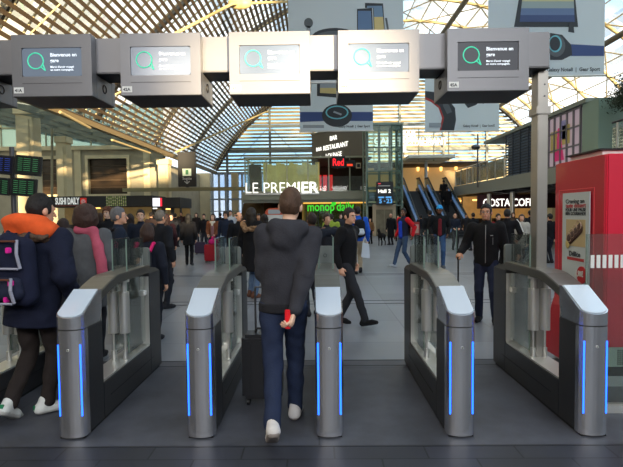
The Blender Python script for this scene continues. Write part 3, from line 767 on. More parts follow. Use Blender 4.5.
# ---- departure boards
M_SCR = mat('display_black', (18, 22, 22), .3)
p = at(12, 172, 12)
r = empty('departure_board', (p.x, 12.3, 0), R(12), 'four dark departure screens with green lines on a tall pole at the left edge', 'display')
MB().cyl((-.25, .25, 0), (-.25, .25, 3.4), .06).build('pole', DARKSTEEL, r)
MB().cyl((-.25, .25, 0), (-.25, .25, .04), .3, n=20).build('base_plate', DARKSTEEL, r)
for i, (dx, dz, w_, h_, c) in enumerate(((-.42, 2.92, .62, .48, (30, 60, 150)), (.22, 2.9, .62, .5, (60, 130, 80)), (-.5, 2.38, .55, .44, (60, 130, 80)), (.1, 2.35, .6, .46, (60, 130, 80)))):
    Mt = Matrix.Rotation(R(5), 3, 'Y')
    s_ = MB(); s_.cbox((dx, 0, dz), (w_, .1, h_), Mt); so = s_.build('screen_case', BLACK, r, .01)
    q = MB(); q.cbox((dx, -.055, dz), (w_ - .06, .01, h_ - .06), Mt).build('screen', mat('screen_tint_%d' % (c[0] == 30), (12, 16, 34) if c[0] == 30 else (16, 28, 24), .25, emit=.25), so)
    q = MB()
    for k in range(7):
        for jx, ww in ((-.18, .1), (-.02, .16), (.17, .12)):
            q.cbox(Vector((dx, -.062, dz)) + Mt @ Vector((jx, 0, h_ / 2 - .08 - k * .05)), (ww, .004, .014), Mt)
    q.build('text_rows', led('row_%d' % c[0], c, .28), so)
# ================================================================ BANNERS
M_BAN = cloth_sheet('pale_blue_grey_banner', (226, 235, 240))
M_NAVY = mat('banner_navy', (50, 74, 130), .5); M_INK = mat('banner_ink', (42, 48, 56), .5)
M_CY = mat('banner_cyan', (110, 190, 205), .5); M_GLD = mat('banner_gold', (206, 190, 130), .5); M_RD = mat('banner_red', (170, 50, 48), .5)
M_SOFT = mat('banner_soft_grey', (150, 160, 168), .5); M_MIDB = mat('banner_mid_blue', (110, 140, 170), .5); M_CHAR = mat('banner_charcoal', (84, 92, 98), .5)
class Banner:
    def __init__(s, Y, x0, x1, yb, ht, label):
        s.Y = Y; a = at(x0, yb, Y); b = at(x1, yb, Y)
        s.o = Vector(((a.x + b.x) / 2, Y, (a.z + b.z) / 2)); s.hw = (b.x - a.x) / 2
        s.r = empty('advertising_banner', tuple(s.o), 0, label, 'banner', None)
        MB().box(-s.hw, s.hw, 0, .012, 0, ht).build('sheet', M_BAN, s.r)
        MB().cyl((-s.hw - .05, .025, 0), (s.hw + .05, .025, 0), .05, n=8).build('bottom_rod', STEEL2, s.r)
        c = MB()
        for x in (-s.hw + .3, s.hw - .3): c.cyl((x, .025, ht), (x, .025, ht + 2.6), .02, n=6)
        c.build('cables', DARKSTEEL, s.r)
    def P(s, px, py):
        p = at(px, py, s.Y) - s.o; return (p.x, p.z)
    def poly(s, pts, m, name, lay=1, parent=None):
        return MB().prism([s.P(*p) for p in pts], -.008 * lay, -.008 * (lay - 1) + .001, 'y').build(name, m, parent or s.r)
    def el(s, cx, cy, rx, ry, m, name, lay=1, parent=None):
        return s.poly([(cx + rx * math.cos(t * math.pi / 12), cy + ry * math.sin(t * math.pi / 12)) for t in range(24)], m, name, lay, parent)
    def txt(s, body, x0, x1, y, size, m=None):
        p = s.P(x0, y); q = s.P(x1, y)
        text(body, size, m or M_CHAR, 'lettering', s.r, Matrix.Translation((p[0], -.006, p[1])) @ Matrix.Rotation(R(90), 4, 'X'), .002, .006, width=q[0] - p[0])
b = Banner(20, 488, 604, 76, 7.2, 'near right advertising banner with phone and blue-strapped watch')
b.poly([(514, 27), (521, -14), (574, -14), (578, 27)], M_INK, 'phone')
for k, c in enumerate(((206, 196, 140), (196, 192, 150), (150, 168, 170), (96, 120, 160), (58, 78, 124))):
    y0 = -12 + 6.8 * k; f = lambda y: ((y + 12) / 34)
    b.poly([(523.5 - 4 * f(y0), y0), (523.5 - 4 * f(y0 + 6.8), y0 + 6.8), (573 + 1.5 * f(y0 + 6.8), y0 + 6.8), (573 + 1.5 * f(y0), y0)], mat('phone_picture_%d' % k, c, .5), 'phone_screen', 2)
b.poly([(569, 22), (573, 22), (574, 33), (568, 32)], M_INK, 'pen', 3)
b.poly([(566, 44), (604, 46), (604, 56), (570, 56)], M_NAVY, 'strap')
b.poly([(550, 33), (562, 35), (571, 45), (572, 55), (562, 60), (550, 60)], M_INK, 'watch_case', 2)
b.el(556, 46, 9, 11, M_CHAR, 'watch_bezel', 3); b.el(555, 44, 6.5, 8.5, M_CY, 'watch_ring', 4); b.el(554.5, 44, 5.2, 7, M_INK, 'watch_dial', 5)
b.txt('Galaxy Note8  |  Gear Sport', 547, 600, 71.5, .2)
b = Banner(20, 289, 403.5, 82, 7.2, 'near left advertising banner with two phones above the gate displays')
b.poly([(357, 9), (372, 8), (373, 34), (357, 34)], M_INK, 'phone'); b.poly([(358, 11), (371, 11), (372, 34), (358, 34)], mat('phone_blue', (88, 120, 160), .4), 'phone_screen', 2)
b.poly([(365, 3), (383, 3.5), (385, 32), (374, 32), (373, 8), (365, 8)], M_INK, 'phone')
b.poly([(367, 6), (382, 6), (383, 17), (374, 17), (373.5, 8), (367, 8)], M_MIDB, 'phone_screen', 2); b.poly([(374, 17), (383, 17), (384, 30), (374.5, 30)], M_GLD, 'phone_screen', 2)
b.poly([(385, 18), (387, 18), (389, 30), (387, 30)], M_CHAR, 'pen')
b.el(335, 37, 23, 9, M_INK, 'watch_case'); b.el(335, 38, 20, 7, M_CHAR, 'watch_dial', 2)
b.el(308.5, 23, 4.5, 5, M_CHAR, 'ear_bud'); b.poly([(307, 26), (310, 26), (311, 33), (306, 33)], M_SOFT, 'ear_bud_stem')
b = Banner(31.5, 300, 373, 131, 3.9, 'far left advertising banner with a cyan-ringed watch on a blue strap')
b.poly([(317, 78), (341, 78), (341, 98), (317, 96)], M_INK, 'phone'); b.poly([(320, 78), (340, 78), (340, 94), (320, 93)], M_GLD, 'phone_screen', 2); b.poly([(320, 82), (340, 83), (340, 88), (320, 88)], M_SOFT, 'phone_screen', 3)
b.poly([(300, 112), (324, 112), (324, 121), (300, 122)], M_NAVY, 'strap'); b.poly([(350, 112), (373, 112), (373, 121), (350, 121)], M_NAVY, 'strap')
b.el(337, 115.5, 15, 11.5, M_INK, 'watch_case', 2); b.el(337, 112.5, 11.5, 6.8, M_CY, 'watch_ring', 3); b.el(337, 112.5, 10, 5.6, M_INK, 'watch_dial', 4); b.poly([(334, 111), (342, 114), (341, 115.5), (333, 112.5)], M_SOFT, 'watch_hand', 5)
b.txt('Galaxy Note8  |  Gear Sport', 338, 370, 127.5, .2); b.poly([(303, 125), (324, 125), (324, 128), (303, 128)], M_SOFT, 'small_print')
b = Banner(31.5, 425, 499, 131, 3.9, 'far right advertising banner with a large curved dark watch strap')
b.poly([(425, 91), (434, 92), (446, 97), (455, 108), (456, 120), (454, 130.5), (441, 130.5), (444, 118), (440, 107), (432, 100), (425, 97)], M_INK, 'watch_band')
b.poly([(425, 97), (432, 100), (440, 107), (444, 118), (441, 130.5), (439.5, 130.5), (442, 118), (438.5, 108), (431, 102), (425, 99.5)], M_RD, 'band_lining', 2)
b.poly([(443, 100), (449, 105), (452, 112), (447, 114), (443, 106)], M_CHAR, 'watch_face', 2)
b.poly([(464, 103), (474, 99), (481, 100), (476, 105), (468, 108)], M_INK, 'ear_bud'); b.poly([(478, 99), (486, 97), (489, 101), (483, 104)], M_CHAR, 'ear_bud')
b.txt('Galaxy Note8  |  Gear IconX', 463, 495, 127, .2); b.poly([(429, 123), (441, 123), (441, 127.5), (429, 127.5)], M_SOFT, 'small_print', 3)

# ================================================================ OVERHEAD BEAM AND DISPLAYS
M_GREYH = mat('grey_display_housing', (126, 126, 130), .38, .35, var=.04, vscale=2)
M_GREYB = mat('grey_beam_sheet', (132, 131, 134), .4, .35, var=.05, vscale=2)
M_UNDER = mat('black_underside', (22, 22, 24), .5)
YH = 4.14
zbt, zbb = at(215, 36.5, 4.23).z, at(215, 72.5, 4.23).z
xe = at(550, 48, 4.23).x
r = empty('overhead_gate_beam', (0, 4.23, zbb), 0, 'long grey box beam crossing above the gates', 'beam')
MB().box(-4.6, xe, 0, .29, .006, zbt - zbb).build('box_sheet', M_GREYB, r, .008)
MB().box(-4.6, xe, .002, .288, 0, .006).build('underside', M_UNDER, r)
r['label'] = 'long grey box beam crossing above the gates, carrying the displays'
xp = at(539.5, 150, 4.37).x
r = empty('gate_post', (xp, 4.375, 0), 0, 'upright square steel post carrying the right end of the display beam', 'post')
M_POST = mat('bright_post_steel', (176, 172, 166), .35, .85, var=.06, vscale=3)
MB().box(-.045, .045, -.07, .07, 0, zbb - .002).build('shaft', M_POST, r, .006)
MB().box(-.062, .062, -.085, .085, at(537, 112, 4.3).z - .02, at(537, 112, 4.3).z + .05).build('joint_collar', M_POST, r, .006)
m = MB()
for k in range(3): m.cyl((.01, -.072, zbb - .12 - .1 * k), (.01, -.07, zbb - .12 - .1 * k), .008)
m.build('bolts', DARKSTEEL, r)
r = empty('gate_post', (-4.4, 4.375, 0), 0, 'steel post at the far left end of the display beam', 'post')
MB().box(-.045, .045, -.07, .07, 0, zbb - .002).build('shaft', M_POST, r, .006)

M_SCRN = mat('display_glass_grey', (70, 80, 92), .2, emit=.5, ecol=(118, 130, 146), spec=.8)
M_SCRD = mat('display_glass_dark', (52, 54, 60), .35, emit=.16, ecol=(110, 112, 122), spec=.3)
M_LOGO = led('mint_green_ring', (70, 205, 165), .5)
M_STXT = led('screen_lettering', (225, 232, 240), .6)
centres = (-57.5, 51.5, 160.3, 269.5, 378.7, 488.2)
wK = .68; hK = at(270, 33, YH).z - at(270, 95, YH).z
names = ('40A', '41A', '42A', '43P', '44A', '45A')
labs = ('grey display box over the lane cut off by the left edge', 'display box over the leftmost lane, tag 41A, grey screen with green ring', 'display box with tag 42A, second screen from the left with green ring',
        'middle display box with pale sunlit screen, above the walking man', 'brightest display box, screen washed white by the sun', 'rightmost display box beside the steel post, dark grey face with green ring')
def mirrorpt(p): return p
for i, cx in enumerate(centres):
    zt = at(cx, (34.7, 34.3, 33, 31.5, 29.8, 28)[i], YH).z; zb_ = zt - hK; xc = at(cx, 60, YH).x
    r = empty('overhead_display_box', (xc, YH, zb_), 0, labs[i], 'display')
    h = wK / 2
    inner = zbb - zb_ - .006
    m = MB()
    # hollow front with a recess for the screen
    sx0, sx1, sz0, sz1 = -h + .085, h - .085, .165, hK - .11
    m.box(-h, h, .02, .085, 0, hK).box(-h, h, 0, .02, 0, sz0).box(-h, h, 0, .02, sz1, hK).box(-h, sx0, 0, .02, sz0, sz1).box(sx1, h, 0, .02, sz0, sz1)
    m.build('front_housing', M_GREYH, r)
    MB().box(-h, h, .085, .40, 0, inner).build('lower_housing', M_GREYH, r, .004)
    MB().box(-h, h, .40, .47, 0, hK).build('rear_housing', M_GREYH, r, .004)
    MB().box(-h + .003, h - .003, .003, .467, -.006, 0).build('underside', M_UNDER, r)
    so = MB().prism(rrect(sx0 + .002, sx1 - .002, sz0 + .002, sz1 - .002, .02), .008, .018, 'y').build('screen', M_SCRD if i == 5 else M_SCRN, r)
    m = MB(); lx, lz = sx0 + .115, (sz0 + sz1) / 2 + .012; rr = .066
    m.ring((lx, .006, lz), rr, .0055, n=32, k=6, a0=0, a1=2 * math.pi)
    m.tube([(lx + .045, .006, lz - .052), (lx + .082, .006, lz - .083), (lx + .062, .006, lz - .03)], .005, 6)
    m.build('speech_ring_logo', M_LOGO, so)
    for ln_, (tx_, dz_) in enumerate((('Bienvenue en', .035), ('gare', -.012))): text(tx_, .042, M_STXT, 'welcome_text', so, Matrix.Translation((lx + .125, .006, lz + dz_)) @ Matrix.Rotation(R(90), 4, 'X'), .001, .0008)
    text("Merci d'avoir voyagé\nen notre compagnie.", .024, M_STXT, 'thanks_text', so, Matrix.Translation((lx + .125, .006, lz - .06)) @ Matrix.Rotation(R(90), 4, 'X'), .001, .0004)
    MB().box(sx0, sx1, -.0015, .002, .105, .109).build('groove', mat('groove_shadow_gap', (70, 70, 74), .6), r)
    tg = MB().box(-h + .012, -h + .095, -.003, 0, .025, .075).build('number_tag', WHITE, r)
    text(names[i], .036, M_INK, 'number', tg, Matrix.Translation((-h + .02, -.0035, .036)) @ Matrix.Rotation(R(90), 4, 'X'), .0005, .001)
    for s_ in (-1, 1):
        m = MB().ring((s_ * (h + .001), .24, .11), .035, .006, (1, 0, 0), n=20, k=5); m.build('side_ring_mark', BLACK, r)

# ================================================================ TICKET GATES
M_LED = mat('blue_light_strip', (30, 90, 255), .4, emit=3.2, ecol=(30, 95, 255))
M_READ = mat('pale_reader_glass', (196, 208, 222), .12, emit=0, spec=.8, coat=.4)
M_GATE = mat('gate_dark_panel', (74, 75, 78), .4, .7, var=.1, vscale=2, bump=.03, bscale=30)
M_ARCH = mat('gate_arch_steel', (122, 120, 114), .32, .85)
G_FLAP = glass('flap_glass', (.95, .98, .965), .10, .02, (.55, .62, .58))
G_EDGE = mat('glass_edge_green', (116, 136, 126), .25)
GW = .101
def make_gate():
    r = empty('ticket_gate')
    # rounded front column with shallow bowed face
    out = [(-GW, .10), (-GW, .05)] + [(GW * .96 * math.sin(R(t)), .05 - .05 * math.cos(R(t))) for t in range(-80, 81, 16)] + [(GW, .05), (GW, .10)]
    MB().prism(out, .014, .795, 'z').build('front_column', STEEL, r)
    MB().prism([(x * .96, y + .006) for x, y in out], .795, .803, 'z').build('shadow_gap', BLACK, r)
    # head with sloping reader
    prof_y = [(.0, .803), (.0, .885), (.30, 1.045), (.36, 1.045), (.36, .803)]
    n = len(out); zt = lambda y: .885 + max(0, y) / .30 * .16
    v = [(x, y, .803) for x, y in out] + [(x, y, zt(y)) for x, y in out]
    m = MB(); m.add(v, [tuple(range(n))[::-1], tuple(range(n, 2 * n))] + [(i, (i + 1) % n, n + (i + 1) % n, n + i) for i in range(n)])
    m.prism([(.10, .803), (.10, zt(.1)), (.30, 1.045), (.34, 1.045), (.34, .90), (.30, .803)], -GW, GW, 'x')
    m.build('head', STEEL, r)
    o2 = [(x * .94, y + .012) for x, y in out[:-1]] ; k = len(out)
    pts = [(x * .95, max(y + .006, .008)) for x, y in out[2:-2]]
    m = MB(); pl = pts + [(GW * .93, .295), (-GW * .93, .295)]
    n = len(pl); m.add([(x, y, zt(y) + .002) for x, y in pl] + [(x, y, zt(y) + .009) for x, y in pl], [tuple(range(n))[::-1], tuple(range(n, 2 * n))] + [(i, (i + 1) % n, n + (i + 1) % n, n + i) for i in range(n)])
    m.build('reader_screen', M_READ, r)
    # body sides
    m = MB(); m.box(-GW, GW, .10, .34, .022, .795).box(-GW + .004, GW - .004, .10, .34, .795, .803)
    m.box(-GW, GW, .34, 1.42, .022, .30)
    m.box(-GW, GW, 1.42, 1.74, .022, 1.03)
    m.build('body', M_GATE, r, .004)
    m = MB().box(-GW - .002, -GW, .46, 1.5, .16, .168).box(GW, GW + .002, .46, 1.5, .16, .168)
    m.build('side_slot', BLACK, r)
    MB().box(-GW + .012, GW - .012, .03, 1.7, 0, .022).build('plinth', BLACK, r)
    m = MB().box(-GW + .01, GW - .01, .342, 1.418, .301, .315)
    m.box(-GW + .008, GW - .008, 1.41, 1.419, .315, 1.0)
    m.box(-GW + .008, GW - .008, .341, .349, .315, .9).build('window_lining', STEEL2, r)
    # curved top bar
    pr = []
    def zc(y):
        t = (y - .34) / 1.08; return .985 + .30 * (t * (1.35 - t)) / .4556 * .42
    ys = [.33 + 1.11 * k / 12 for k in range(13)]
    up = [(y, min(zc(y) + .045, 1.115)) for y in ys]; dn = [(y, min(zc(y) - .035, 1.04)) for y in ys[::-1]]
    MB().prism(up + dn, -GW, GW, 'x').build('arch_bar', M_ARCH, r, .006)
    MB().prism([(1.42, 1.03), (1.44, 1.095), (1.62, 1.07), (1.74, 1.03)], -GW, GW, 'x').build('rear_shoulder', M_ARCH, r, .004)
    # tall rear reader head
    p = [(x, z) for x, z in rrect(-.078, .078, 1.03, 1.285, .025)]
    MB().prism(p, 1.48, 1.53, 'y').build('rear_reader_head', mat('rear_head_grey', (112, 118, 116), .45, .3), r, .004)
    MB().ring((0, 1.478, 1.19), .016, .002, n=14, k=4).build('rear_head_mark', BLACK, r)
    # light strips and lock
    for s_ in (-1, 1):
        xx = s_ * GW * .93 * math.sin(R(64)); yy = .045 - .045 * math.cos(R(64)) - .001
        MB().cbox((s_ * .081, .0205, .43), (.009, .006, .52), Matrix.Rotation(s_ * R(45), 3, 'Z')).build('light_strip', M_LED, r)
    MB().cyl((-.0, -.003, .655), (-.0, .004, .655), .009, n=14).cyl((0, -.004, .655), (0, -.003, .655), .004, n=8, mi=1).build('key_lock', [STEEL2, BLACK], r)
    # flap drives and glass leaves
    for s_ in (-1, 1):
        x = s_ * .052; y = .90
        m = MB().cyl((x, y, .315), (x, y, .40), .022, n=14).cyl((x, y, .40), (x, y, .56), .011, n=10).cyl((x, y, .56), (x, y, .93), .045, n=20)
        m.cyl((x, y, .93), (x, y, 1.02), .026, n=14).cyl((x, y, 1.02), (x, y, 1.075), .048, n=20)
        m.build('flap_drive', STEEL2, r)
        g = MB().box(x + s_ * .012 - .005, x + s_ * .012 + .005, y + .05, y + .47, .36, 1.40).build('glass_leaf', G_FLAP, r)
        MB().box(x + s_ * .012 - .0055, x + s_ * .012 + .0055, y + .044, y + .05, .36, 1.40).build('leaf_edge', G_EDGE, g)
        MB().box(x - .02, x + .03, y + .42, y + .49, .82, .87).build('hinge_clamp', WHITE, r, .004)
    m = MB()
    for k in range(4): m.box(-.04, .04, 1.405, 1.41, .40 + .025 * k, .412 + .025 * k)
    m.build('vent_lights', WHITE, r)
    return r
gate_px = (-58, 72.2, 200.4, 329.3, 460.3, 592.8)
gl = ('ticket gate at the left edge behind the walking man with the orange hood', 'leftmost full ticket gate, blue-lit steel column beside white sneaker',
      'second full ticket gate, just left of the walking man in jeans', 'third full ticket gate, seen end-on, just right of the walking man', 'fourth full ticket gate, before the man holding a handle', 'rightmost ticket gate, beside the red kiosk')
g0 = make_gate()
for i, px_ in enumerate(gate_px):
    g = g0 if i == 0 else copy_tree(g0)
    g.location = (at(px_, 380, 3.46).x, 3.41, 0)
    tag(g, gl[i], 'ticket gate', 'ticket gates in a row')

# ================================================================ RED KIOSK AND GLASS BARRIER
XKi = at(606, 270, 4.42).x; y0, y1 = 4.42, yx(556.5, XKi); hk = at(606, 153.5, 4.42).z
M_RED = mat('glossy_red_panel', (214, 40, 66), .35, var=.03, vscale=1, coat=.3)
M_REDK = mat('deep_red_panel', (188, 34, 52), .4, coat=.2)
r = empty('red_kiosk', (XKi, y0, 0), 0, 'tall red vending kiosk at the right edge', 'kiosk')
d = y1 - y0; wd = 2.2
MB().box(0, wd, 0, d, .36, hk).build('cabinet', M_RED, r, .012)
MB().box(-.015, 0, .02, d - .02, .1, hk - .01).build('side_panel', M_REDK, r)
ye_ = yx(597, XKi) - y0; m = MB(); m.box(-.019, -.015, ye_, d - .1, hk - .3, hk - .292).box(-.019, -.015, ye_, ye_ + .008, .1, hk - .3).box(-.019, -.015, d - .108, d - .1, .1, hk - .3).build('door_edge', mat('panel_edge_red', (230, 80, 90), .4), r)
MB().box(0, wd, .01, d, .18, .36).build('pale_base_panel', mat('pale_green_base', (168, 186, 176), .4), r)
m = MB()
for k in range(8):
    for j in range(5): m.box(.12 + .02 * j, .132 + .02 * j, .005, .012, .2 + .018 * k, .21 + .018 * k)
m.build('grille', BLACK, r)
MB().box(0, wd, 0, d, 0, .09).build('plinth', mat('pale_grey_plinth', (170, 174, 178), .5), r)
MB().box(.01, wd - .01, .02, d, .09, .18).build('kick_recess', BLACK, r)
MB().prism([(-.14, .1), (0, .1), (0, .75), (-.05, .6)], d * .55, d - .03, 'y').build('flared_foot', M_REDK, r)
MB().box(.1, 1.2, .25, d - .1, hk, hk + .06).build('roof_tray', WHITE, r, .004); MB().box(.06, 1.24, .22, d - .08, hk + .06, hk + .075).build('roof_edge', BLACK, r)
# poster
yp0, yp1 = yx(592, XKi - .02), yx(565, XKi - .02)
Ym = (yp0 + yp1) / 2
pt, pb_ = at(578, 192.5, Ym).z, at(578, 288, Ym).z
r = empty('dessert_poster', (XKi - .026, (yp0), pb_), 0, 'narrow white dessert poster with a red price spot, on the red kiosk', 'poster')
pw, ph = yp1 - yp0, pt - pb_
MB().box(-.012, 0, 0, pw, 0, ph).build('sheet', mat('pale_poster', (190, 200, 205), .4), r)
def pbox(a, b, c, e, m, n, l=1): return MB().box(-.012 - .003 * l, -.012, pw * (1 - b), pw * (1 - a), ph * (1 - e), ph * (1 - c)).build(n, m, r)
pbox(.16, .88, .28, .56, mat('poster_beige', (190, 170, 130), .5), 'cake_photo')
cy_ = lambda u, v, l=1: Vector((-.018 - .004 * l, pw * (1 - u), ph * (1 - v)))
m = MB(); 
for k in range(9):
    t = k / 8; m.ell(cy_(.3 + .42 * t, .5 - .13 * t), (.012, .045, .055))
m.build('chocolate_log', mat('chocolate_print', (70, 44, 36), .5), r)
m = MB()
for k in range(4):
    t = k / 3; m.ring(cy_(.34 + .36 * t, .47 - .13 * t, 3), .045, .004, (1, 0, 0), n=16, k=4)
m.build('icing_loops', mat('icing_print', (200, 170, 150), .5), r)
m = MB().ell(cy_(.27, .54, 2), (.01, .04, .05)).build('log_end', mat('log_end_print', (196, 176, 110), .5), r)
Tm = lambda u, v: Matrix.Translation((-.0165, pw * (1 - u), ph * (1 - v))) @ Matrix.Rotation(R(-90), 4, 'Z') @ Matrix.Rotation(R(90), 4, 'X')
text('Craving an', .06, M_INK, 'lettering', r, Tm(.14, .11), .0008, .001, width=pw * .7)
text('taste dessert', .06, mat('poster_red', (176, 56, 60), .5), 'lettering', r, Tm(.14, .155), .0008, .001, width=pw * .76)
text('POUR UNE PAUSE', .045, M_INK, 'lettering', r, Tm(.14, .195), .0008, .001, width=pw * .76)
text('BIEN GOURMANDE', .045, M_INK, 'lettering', r, Tm(.14, .235), .0008, .001, width=pw * .76)
pbox(.22, .84, .68, .71, mat('poster_red', (176, 56, 60), .5), 'red_caption')
text('Délice', .07, M_INK, 'lettering', r, Tm(.3, .665), .0008, .002, width=pw * .42)
MB().cyl(cy_(.78, .845, .5), cy_(.78, .845, -1.2), .085, n=24).build('price_spot', mat('price_red', (190, 34, 40), .4), r)
text('1,90€', .075, WHITE, 'price', r, Matrix.Translation((-.008, 0, 0)) @ Tm(.60, .86), .0008, .003, width=.13)
# glass barrier
yg = 3.86; xg = at(587, 270, yg).x; zg = at(600, 234, yg).z
r = empty('glass_barrier', (xg, yg, 0), 0, 'clear glass barrier panel with a row of white stripes at the right edge', 'barrier')
MB().box(0, 1.3, 0, .012, .06, zg).build('pane', glass('barrier_glass', (.80, .84, .82), .1, .05, (.5, .55, .52)), r)
MB().box(-.006, 0, -.001, .013, .06, zg).build('pane_edge', mat('pane_edge_dull', (120, 140, 134), .3), r)
zs0, zs1 = at(600, 268, yg).z, at(600, 255, yg).z
for k in range(12):
    x = at(590.5 + k * 6.0, 260, yg).x - xg
    if x < 1.25: MB().box(x, x + .03, -.002, 0, zs0, zs1).build('white_stripe', WHITE, r)
MB().box(0, 1.3, -.03, .04, 0, .06).build('floor_channel', STEEL2, r)

# ================================================================ TREE ON THE GALLERY
def tree(p, label):
    r = empty('potted_olive_tree', tuple(p), 0, label, 'tree')
    MB().cyl((0, 0, 0), (0, 0, .6), .3, .42, n=20).cyl((0, 0, .6), (0, 0, .64), .45, n=20).build('pot', mat('dark_planter', (60, 60, 62), .5), r)
    m = MB().tube([(0, 0, .6), (.05, 0, .9), (-.02, .05, 1.2)], .07, 8)
    rr = random.Random(5); br = []
    for k in range(12):
        t = rr.uniform(0, 6.28); e = Vector((math.cos(t) * rr.uniform(.4, .9), math.sin(t) * rr.uniform(.3, .7), rr.uniform(1.3, 2.5)))
        m.cyl((-.02, .05, 1.15), e, .035, .012, n=6); br.append(e)
    m.build('trunk', mat('olive_bark', (74, 62, 48), .8), r)
    m = MB()
    for k in range(9000):
        e = rr.choice(br); c = e + Vector((rr.gauss(0, .24), rr.gauss(0, .24), rr.gauss(-.02, .17)))
        M_ = Euler((rr.uniform(-1.2, 1.2), rr.uniform(-1.2, 1.2), rr.uniform(0, 6.28))).to_matrix(); s_ = rr.uniform(.035, .065)
        v = [c + M_ @ Vector(q) * s_ for q in ((-1, 0, 0), (0, -.35, .08), (1, 0, 0), (0, .35, .08))]
        m.add(v, [(0, 1, 2, 3)])
    m.build('foliage', mat('dark_olive_leaf', (48, 62, 42), .6, var=.3), r)
tree(Vector((10.72, 16.25, 3.3)), 'dark leafy tree in a planter on the gallery at the right edge')
tree(Vector((14.5, 33.0, 3.3)), 'second dark tree further back on the gallery, mostly behind the glass')
# ================================================================ PEOPLE
def V(*a): return np.array(a, float)
def seg_d(P, a, b, ra, rb, S=None):
    """Tapered capsule; S squeezes space (thin body along one axis)."""
    if S is not None:
        P = P @ S.T; a = S @ a; b = S @ b
    ab = b - a; L2 = max(ab @ ab, 1e-12)
    pa = P - a; t = np.clip(pa @ ab / L2, 0, 1)
    return np.linalg.norm(pa - t[..., None] * ab, axis=-1) - (ra + (rb - ra) * t)
def ell_d(P, c, r, M=None):
    q = P - c
    if M is not None: q = q @ M          # into the local frame
    k0 = np.linalg.norm(q / r, axis=-1); k1 = np.linalg.norm(q / (r * r), axis=-1)
    return k0 * (k0 - 1) / np.maximum(k1, 1e-9)

